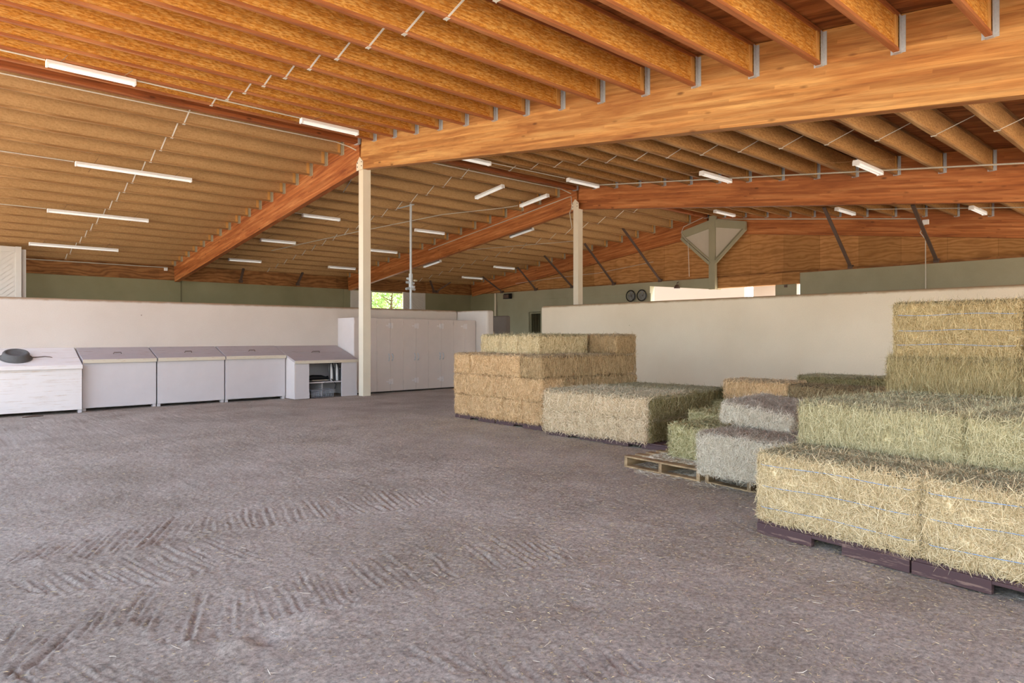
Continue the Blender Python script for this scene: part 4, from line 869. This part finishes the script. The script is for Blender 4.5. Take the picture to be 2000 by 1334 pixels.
for k in range(2): bale(*S2, 0.83 * k, 1.14, 0.82, 1.1, 0.345, 0.275, 'dkgreen', 'greenish bale at the back of the low stack, %s one' % ('left', 'right')[k], g2, vert=0.6)
bale(*S2, 1.25, 1.14, 0.41, 1.1, 0.072, 0.27, 'dkgreen', 'dark green bale, bottom back right of the low stack', g2, vert=0.8, cov=True)
bale(*S2, 0.0, 1.14, 0.41, 1.1, 0.072, 0.27, 'dkgreen', 'dark green bale, bottom back left of the low stack', g2, vert=0.8, cov=True)
for zz, nm in ((0.072, 'lower'), (0.345, 'upper')): bale(*S2, 1.665, 0.04, 0.05, 1.08, zz, 0.268, 'dkgreen', 'thin dark hay flake on the right side of the low stack, %s' % nm, g2, vert=0.9)
# odd bales between ---------------------------------------------
g3 = 'odd bales between the two big stacks'
bale(8.35, 5.2, -0.15, 0.0, 0, 0.75, 1.0, 0.0, 0.50, 'leafy', 'slumped grey-green bale behind the low stack, right of it', g3, vert=0.2, tilt=(0.0, -0.08))
bale(9.5, 5.6, 0.0, 0.0, 0, 1.1, 0.6, 0.0, 0.60, 'brown', 'dark weathered bale against the wall beyond the low stack', g3, vert=0.5)
pallet(5.66, 4.5, 0.07, 0, 0, 0.95, 1.1, 0.12, 'bare wooden pallet on the dirt, left of two', 'bare wooden pallets', 'wood')
pallet(5.60, 3.50, 0.12, 0, 0, 0.95, 1.1, 0.12, 'bare wooden pallet, right of two, beside the near stack', 'bare wooden pallets', 'wood')
bale(5.95, 4.15, 0.1, 0, 0, 0.5, 0.85, 0.122, 0.335, 'leafy', 'bright leafy green bale on the left wooden pallet', g3, lift=0.018, vert=0.1)
bale(6.82, 4.47, 0.0, 0, 0, 0.72, 1.0, 0.0, 0.50, 'leafy', 'leafy green bale behind the bright green one', g3, lift=0.018, vert=0.1)
bale(5.40, 3.46, 0.06, 0, 0, 0.90, 0.75, 0.122, 0.37, 'grey', 'grey bleached bale on the right wooden pallet', g3, lift=0.018, vert=0.1, detail=2)
bale(5.86, 3.50, -0.12, 0, 0, 0.68, 1.05, 0.515, 0.19, 'grey', 'tilted grey broken bale on top of the grey bleached one', g3, lift=0.016, vert=0.1, tilt=(0.0, 0.13), detail=2)
bale(6.2, 3.60, -0.10, 0, 0, 0.85, 0.85, 0.0, 0.49, 'brown', 'weathered bale beneath the back of the broken grey bale', g3, vert=0.4)
bale(7.12, 4.0, 0.0, 0, 0, 1.3, 1.05, 0.0, 0.62, 'brown', 'greyish weathered bale in the hollow before the tan bale', g3, vert=0.4)
bale(8.48, 4.42, 0.0, 0, 0, 0.95, 0.5, 0.0, 0.44, 'brown', 'bale at the bottom under the tan bale', g3, vert=0.5, detail=0)
bale(8.45, 5.00, 0.03, 0, 0, 0.95, 0.5, 0.502, 0.27, 'straw', 'tan straw bale lying behind the green bales', g3, vert=0.8)
bale(8.25, 3.98, 0.0, 0, 0, 1.05, 0.5, 0.44, 0.32, 'brown', 'weathered bale right of the tan bale', g3, vert=0.5)
bale(8.25, 3.40, 0.0, 0, 0, 1.05, 0.5, 0.0, 0.44, 'brown', 'bottom bale under the weathered one right of the tan bale', g3, vert=0.5, detail=0)
bale(9.35, 4.38, 0.0, 0, 0, 1.10, 0.6, 0.0, 0.82, 'dkgreen', 'dark mossy bale by the wall behind the tan bale', g3, vert=0.3)
bale(9.0, 3.24, 0.0, 0, 0, 1.10, 0.6, 0.0, 0.86, 'dkgreen', 'dark bale by the wall behind the near stack', g3, vert=0.3)
# near stack ----------------------------------------------------
S4 = (4.45, 2.37, math.radians(5.7)); g4 = 'bales of the near stack'
for k, nm in enumerate(('left', 'middle', 'right')): pallet(*S4, 0.0 + k * 1.01, 0.0, 1.0, 1.32, 0.095, 'maroon pallet under the front of the near stack, %s one' % nm, 'pallets under the near stack')
for k, nm in enumerate(('left', 'middle', 'right')): pallet(*S4, 0.0 + k * 1.01, 1.34, 1.0, 1.32, 0.095, 'maroon pallet under the back of the near stack, %s one' % nm, 'pallets under the near stack')
RW = ['front', 'second', 'third', 'fourth', 'fifth', 'sixth', 'seventh', 'back']
for r_ in range(8):
    for k in range(2):
        bale(*S4, 1.07 * k, 0.33 * r_, 1.05, 0.325, 0.097, 0.47, 'gold', 'golden bale on edge, bottom tier of near stack, %s row, %s one' % (RW[r_], ('left', 'right')[k]) if r_ else
             'golden bale on edge with three blue twines, bottom front of near stack, %s one' % ('left', 'right')[k], g4, strings=(0.84, 0.53, 0.22) if r_ == 0 else None, detail=2 if r_ < 2 else 0, lift=0.012, vert=0.15, ln=(0.03, 0.12), jit=0.004, cov=r_ > 1)
for r_ in range(4):
    for k in range(2):
        bale(S4[0], S4[1] , S4[2], -0.02 + 1.10 * k, 0.56 + 0.47 * r_, 1.085, 0.465, 0.568, 0.31, 'green', 'green hay bale, second tier of near stack, %s row, %s one' % (RW[r_], ('left', 'right')[k]), g4, detail=2 if r_ < 2 else 1, lift=0.012, vert=0.45, ln=(0.04, 0.13), jit=0.004)
for k in range(2):
    bale(6.56, 2.25, math.radians(0.5), 0.98 * k, 0, 0.96, 0.46, 0.88, 0.305, 'olive', 'green bale with hanging stems, third tier of near stack, %s one' % ('left', 'right')[k], g4, detail=2, vert=0.85, ln=(0.06, 0.18), lift=0.014)
    bale(6.58, 2.21, math.radians(0.5), 0.97 * k, 0, 0.93, 0.40, 1.187, 0.475, 'tan', 'topmost bale of near stack on edge with blue twines, %s one' % ('left', 'right')[k], g4, strings=(0.78, 0.5, 0.24), detail=2, vert=0.4)
# ------------------------------------------------------------ loose straw on the ground and on the pallets
def litter(name, n, rect, dens, label, kindm, ln, wd, zf=0.004, seed=5):
    rg = np.random.default_rng(seed); x = rg.uniform(rect[0], rect[1], n); y = rg.uniform(rect[2], rect[3], n); keep = rg.random(n) < dens(x, y); x, y = x[keep], y[keep]; n = len(x)
    z = floor_h(x, y) + zf if zf < 0.05 else np.full(n, zf)
    P = np.stack([x, y, z], -1); a = rg.uniform(0, 2 * PI, n); T = np.stack([np.cos(a), np.sin(a), rg.normal(0, 0.08, n)], -1); N = np.tile((0, 0, 1.0), (n, 1))
    me = ribbons(P, T, N, rg.uniform(ln[0], ln[1], n), rg.uniform(wd[0], wd[1], n), np.abs(rg.normal(0, 0.003, (n, 3))), rg.normal(0, 0.006, (n, 2)), rg.beta(2, 1.6, n), np.zeros(n), rg)
    o = put(name, me, HAY[kindm][1]); o['kind'] = 'stuff'; return tag(o, label, 'straw')
def near_hay(x, y):
    d = np.minimum.reduce([np.hypot(x - 4.2, y - 1.7), np.hypot(x - 5.4, y - 3.4), np.hypot(x - 5.6, y - 4.8), np.hypot(x - 6.4, y - 5.8), np.hypot(x - 6.6, y - 8.0), np.hypot(x - 3.4, y - 2.9)])
    return np.clip(1.15 * np.exp(-d / 1.1) + 0.30 * (vnoise(x, y, 1.7, 33) + 0.45), 0, 1)
fall = lambda cx, cy, rx, ry: (lambda x, y: np.clip(1.3 - ((x - cx) / rx) ** 2 - ((y - cy) / ry) ** 2 + vnoise(x, y, 3, 9), 0, 1))
litter('straw_litter', 150000, (0.2, 7.6, 0.6, 10.5), near_hay, 'pale chopped straw scattered over the dirt towards the bales', 'tan', (0.006, 0.020), (0.0010, 0.0022), seed=5)
litter('straw_litter', 2600, (0.2, 5.5, 0.8, 5.5), lambda x, y: np.clip(0.12 + near_hay(x, y), 0, 1), 'longer single straws lying on the dirt in front', 'grey', (0.02, 0.065), (0.0012, 0.0022), seed=6)
litter('straw_litter', 9000, (5.3, 6.8, 2.6, 4.8), fall(6.0, 3.7, 0.6, 1.1), 'hay litter under the wooden pallets', 'grey', (0.03, 0.09), (0.002, 0.004), seed=8)
o = litter('straw_litter', 7000, (5.7, 6.6, 2.7, 4.3), lambda x, y: np.ones_like(x), 'chaff lying over the boards of the wooden pallets', 'grey', (0.02, 0.07), (0.002, 0.004), 0.124, 9)
def clump(name, x0, x1, y0, y1, n, label, seed):   # straw hanging down at the foot of a stack
    litter(name, n, (x0, x1, y0, y1), fall((x0 + x1) / 2, (y0 + y1) / 2, (x1 - x0) / 2.2, (y1 - y0) / 2), label, 'pale', (0.03, 0.09), (0.002, 0.004), 0.006, seed)
rg = np.random.default_rng(21); n = 160
P = np.stack([4.93 + rg.normal(0, 0.006, n), 1.02 + rg.normal(0, 0.022, n), rg.uniform(0.62, 0.84, n)], -1); P[:, 1] -= (0.84 - P[:, 2]) * 0.16
T = np.stack([rg.normal(-0.05, 0.08, n), rg.normal(-0.18, 0.16, n), -np.ones(n)], -1); T /= np.linalg.norm(T, axis=1, keepdims=True)
me = ribbons(P, T, np.tile((-1.0, 0, 0), (n, 1)), rg.uniform(0.06, 0.14, n), rg.uniform(0.0016, 0.003, n), np.abs(rg.normal(0.01, 0.01, (n, 3))), rg.normal(0, 0.01, (n, 2)), rg.beta(3, 1.5, n), np.zeros(n), rg)
o = put('straw_tuft', me, HAY['straw'][1]); o['kind'] = 'stuff'; tag(o, 'tan tuft of straw hanging on the green bale at far right', 'straw')
# ------------------------------------------------------------ outside: trees at the doorway, neighbour building
def tree(x, y, h, spread, n, label, seed):
    rg = np.random.default_rng(seed); rr = random.Random(seed); t = thing('tree', label, 'tree', (x, y, 0), 0, 'trees outside the left doorway')
    tr = MB().tube([(0, 0, -0.1), (0.05, 0.1, 1.2), (0.0, 0.0, 2.4), (0.1, -0.1, h * 0.7)], [0.13, 0.1, 0.08, 0.03], 8)
    tips = []
    for k in range(16):
        z0 = 1.2 + k * (h - 2.2) / 16; a = rr.uniform(0, 2 * PI); l = spread * rr.uniform(0.5, 1.0)
        p = (math.cos(a) * l, math.sin(a) * l, z0 + rr.uniform(0.2, 1.0)); tr.tube([(0.03, 0, z0), (p[0] * 0.5, p[1] * 0.5, z0 + 0.35), p], [0.035, 0.02, 0.008], 5); tips.append(p); tips.append((p[0] * 0.6, p[1] * 0.6, z0 + 0.5))
    put('trunk', tr, 'bark', t)
    tips = np.array(tips); P = tips[rg.integers(0, len(tips), n)] + rg.normal(0, 0.38, (n, 3)); T = rg.normal(0, 1, (n, 3)); T /= np.linalg.norm(T, axis=1, keepdims=True)
    N = rg.normal(0, 1, (n, 3)); N /= np.linalg.norm(N, axis=1, keepdims=True)
    me = ribbons(P, T, N, rg.uniform(0.07, 0.14, n), rg.uniform(0.03, 0.06, n), np.zeros((n, 3)), np.zeros((n, 2)), rg.random(n), np.zeros(n), rg)
    o = put('foliage', me, 'leaf', t); o['kind'] = 'stuff'
tree(20.6, 33.0, 6.0, 1.7, 9000, 'leafy tree outside the left doorway, left part of the view', 3)
tree(24.0, 34.5, 6.5, 2.0, 9000, 'leafy tree outside the left doorway, right part of the view', 4)
tree(23.0, 38.0, 6.5, 2.4, 9000, 'leafy tree further back outside the left doorway', 5)
tree(27.5, 39.0, 7.0, 2.6, 9000, 'leafy tree furthest back outside the left doorway', 6)
t = thing('outbuilding', 'white-walled outbuilding seen through the bright end opening', 'building', (26.0, 16.0, 0))
put('wall', MB().box(0, 0.25, -1.6, 6, 0, 4.2), 'whitewall', t)
put('wall', MB().box(2.2, 2.45, -2.9, -0.8, 0, 4.4), 'whitewall', t)
put('roof_overhang', MB().prism([(-0.3, 4.25), (3.0, 4.25), (3.0, 4.4), (-0.3, 4.4)], 1, -1.8, 6.2), 'soffit', t)
t = thing('porch_roof', 'tan soffit of a porch roof outside the end opening', 'roof', (26.5, 13.5, 0))
put('soffit', MB().hexa([(0, 1.6, 3.55), (6, 1.6, 4.3), (6, -1.0, 4.3), (1.5, -0.3, 3.75)], [(0, 1.6, 3.7), (6, 1.6, 4.45), (6, -1.0, 4.45), (1.5, -0.3, 3.9)]), 'soffit', t)
put('post', MB().box(1.9, 2.05, 1.2, 1.35, 0, 3.7).box(5.7, 5.9, -0.7, -0.5, 0, 4.2), 'post', t)
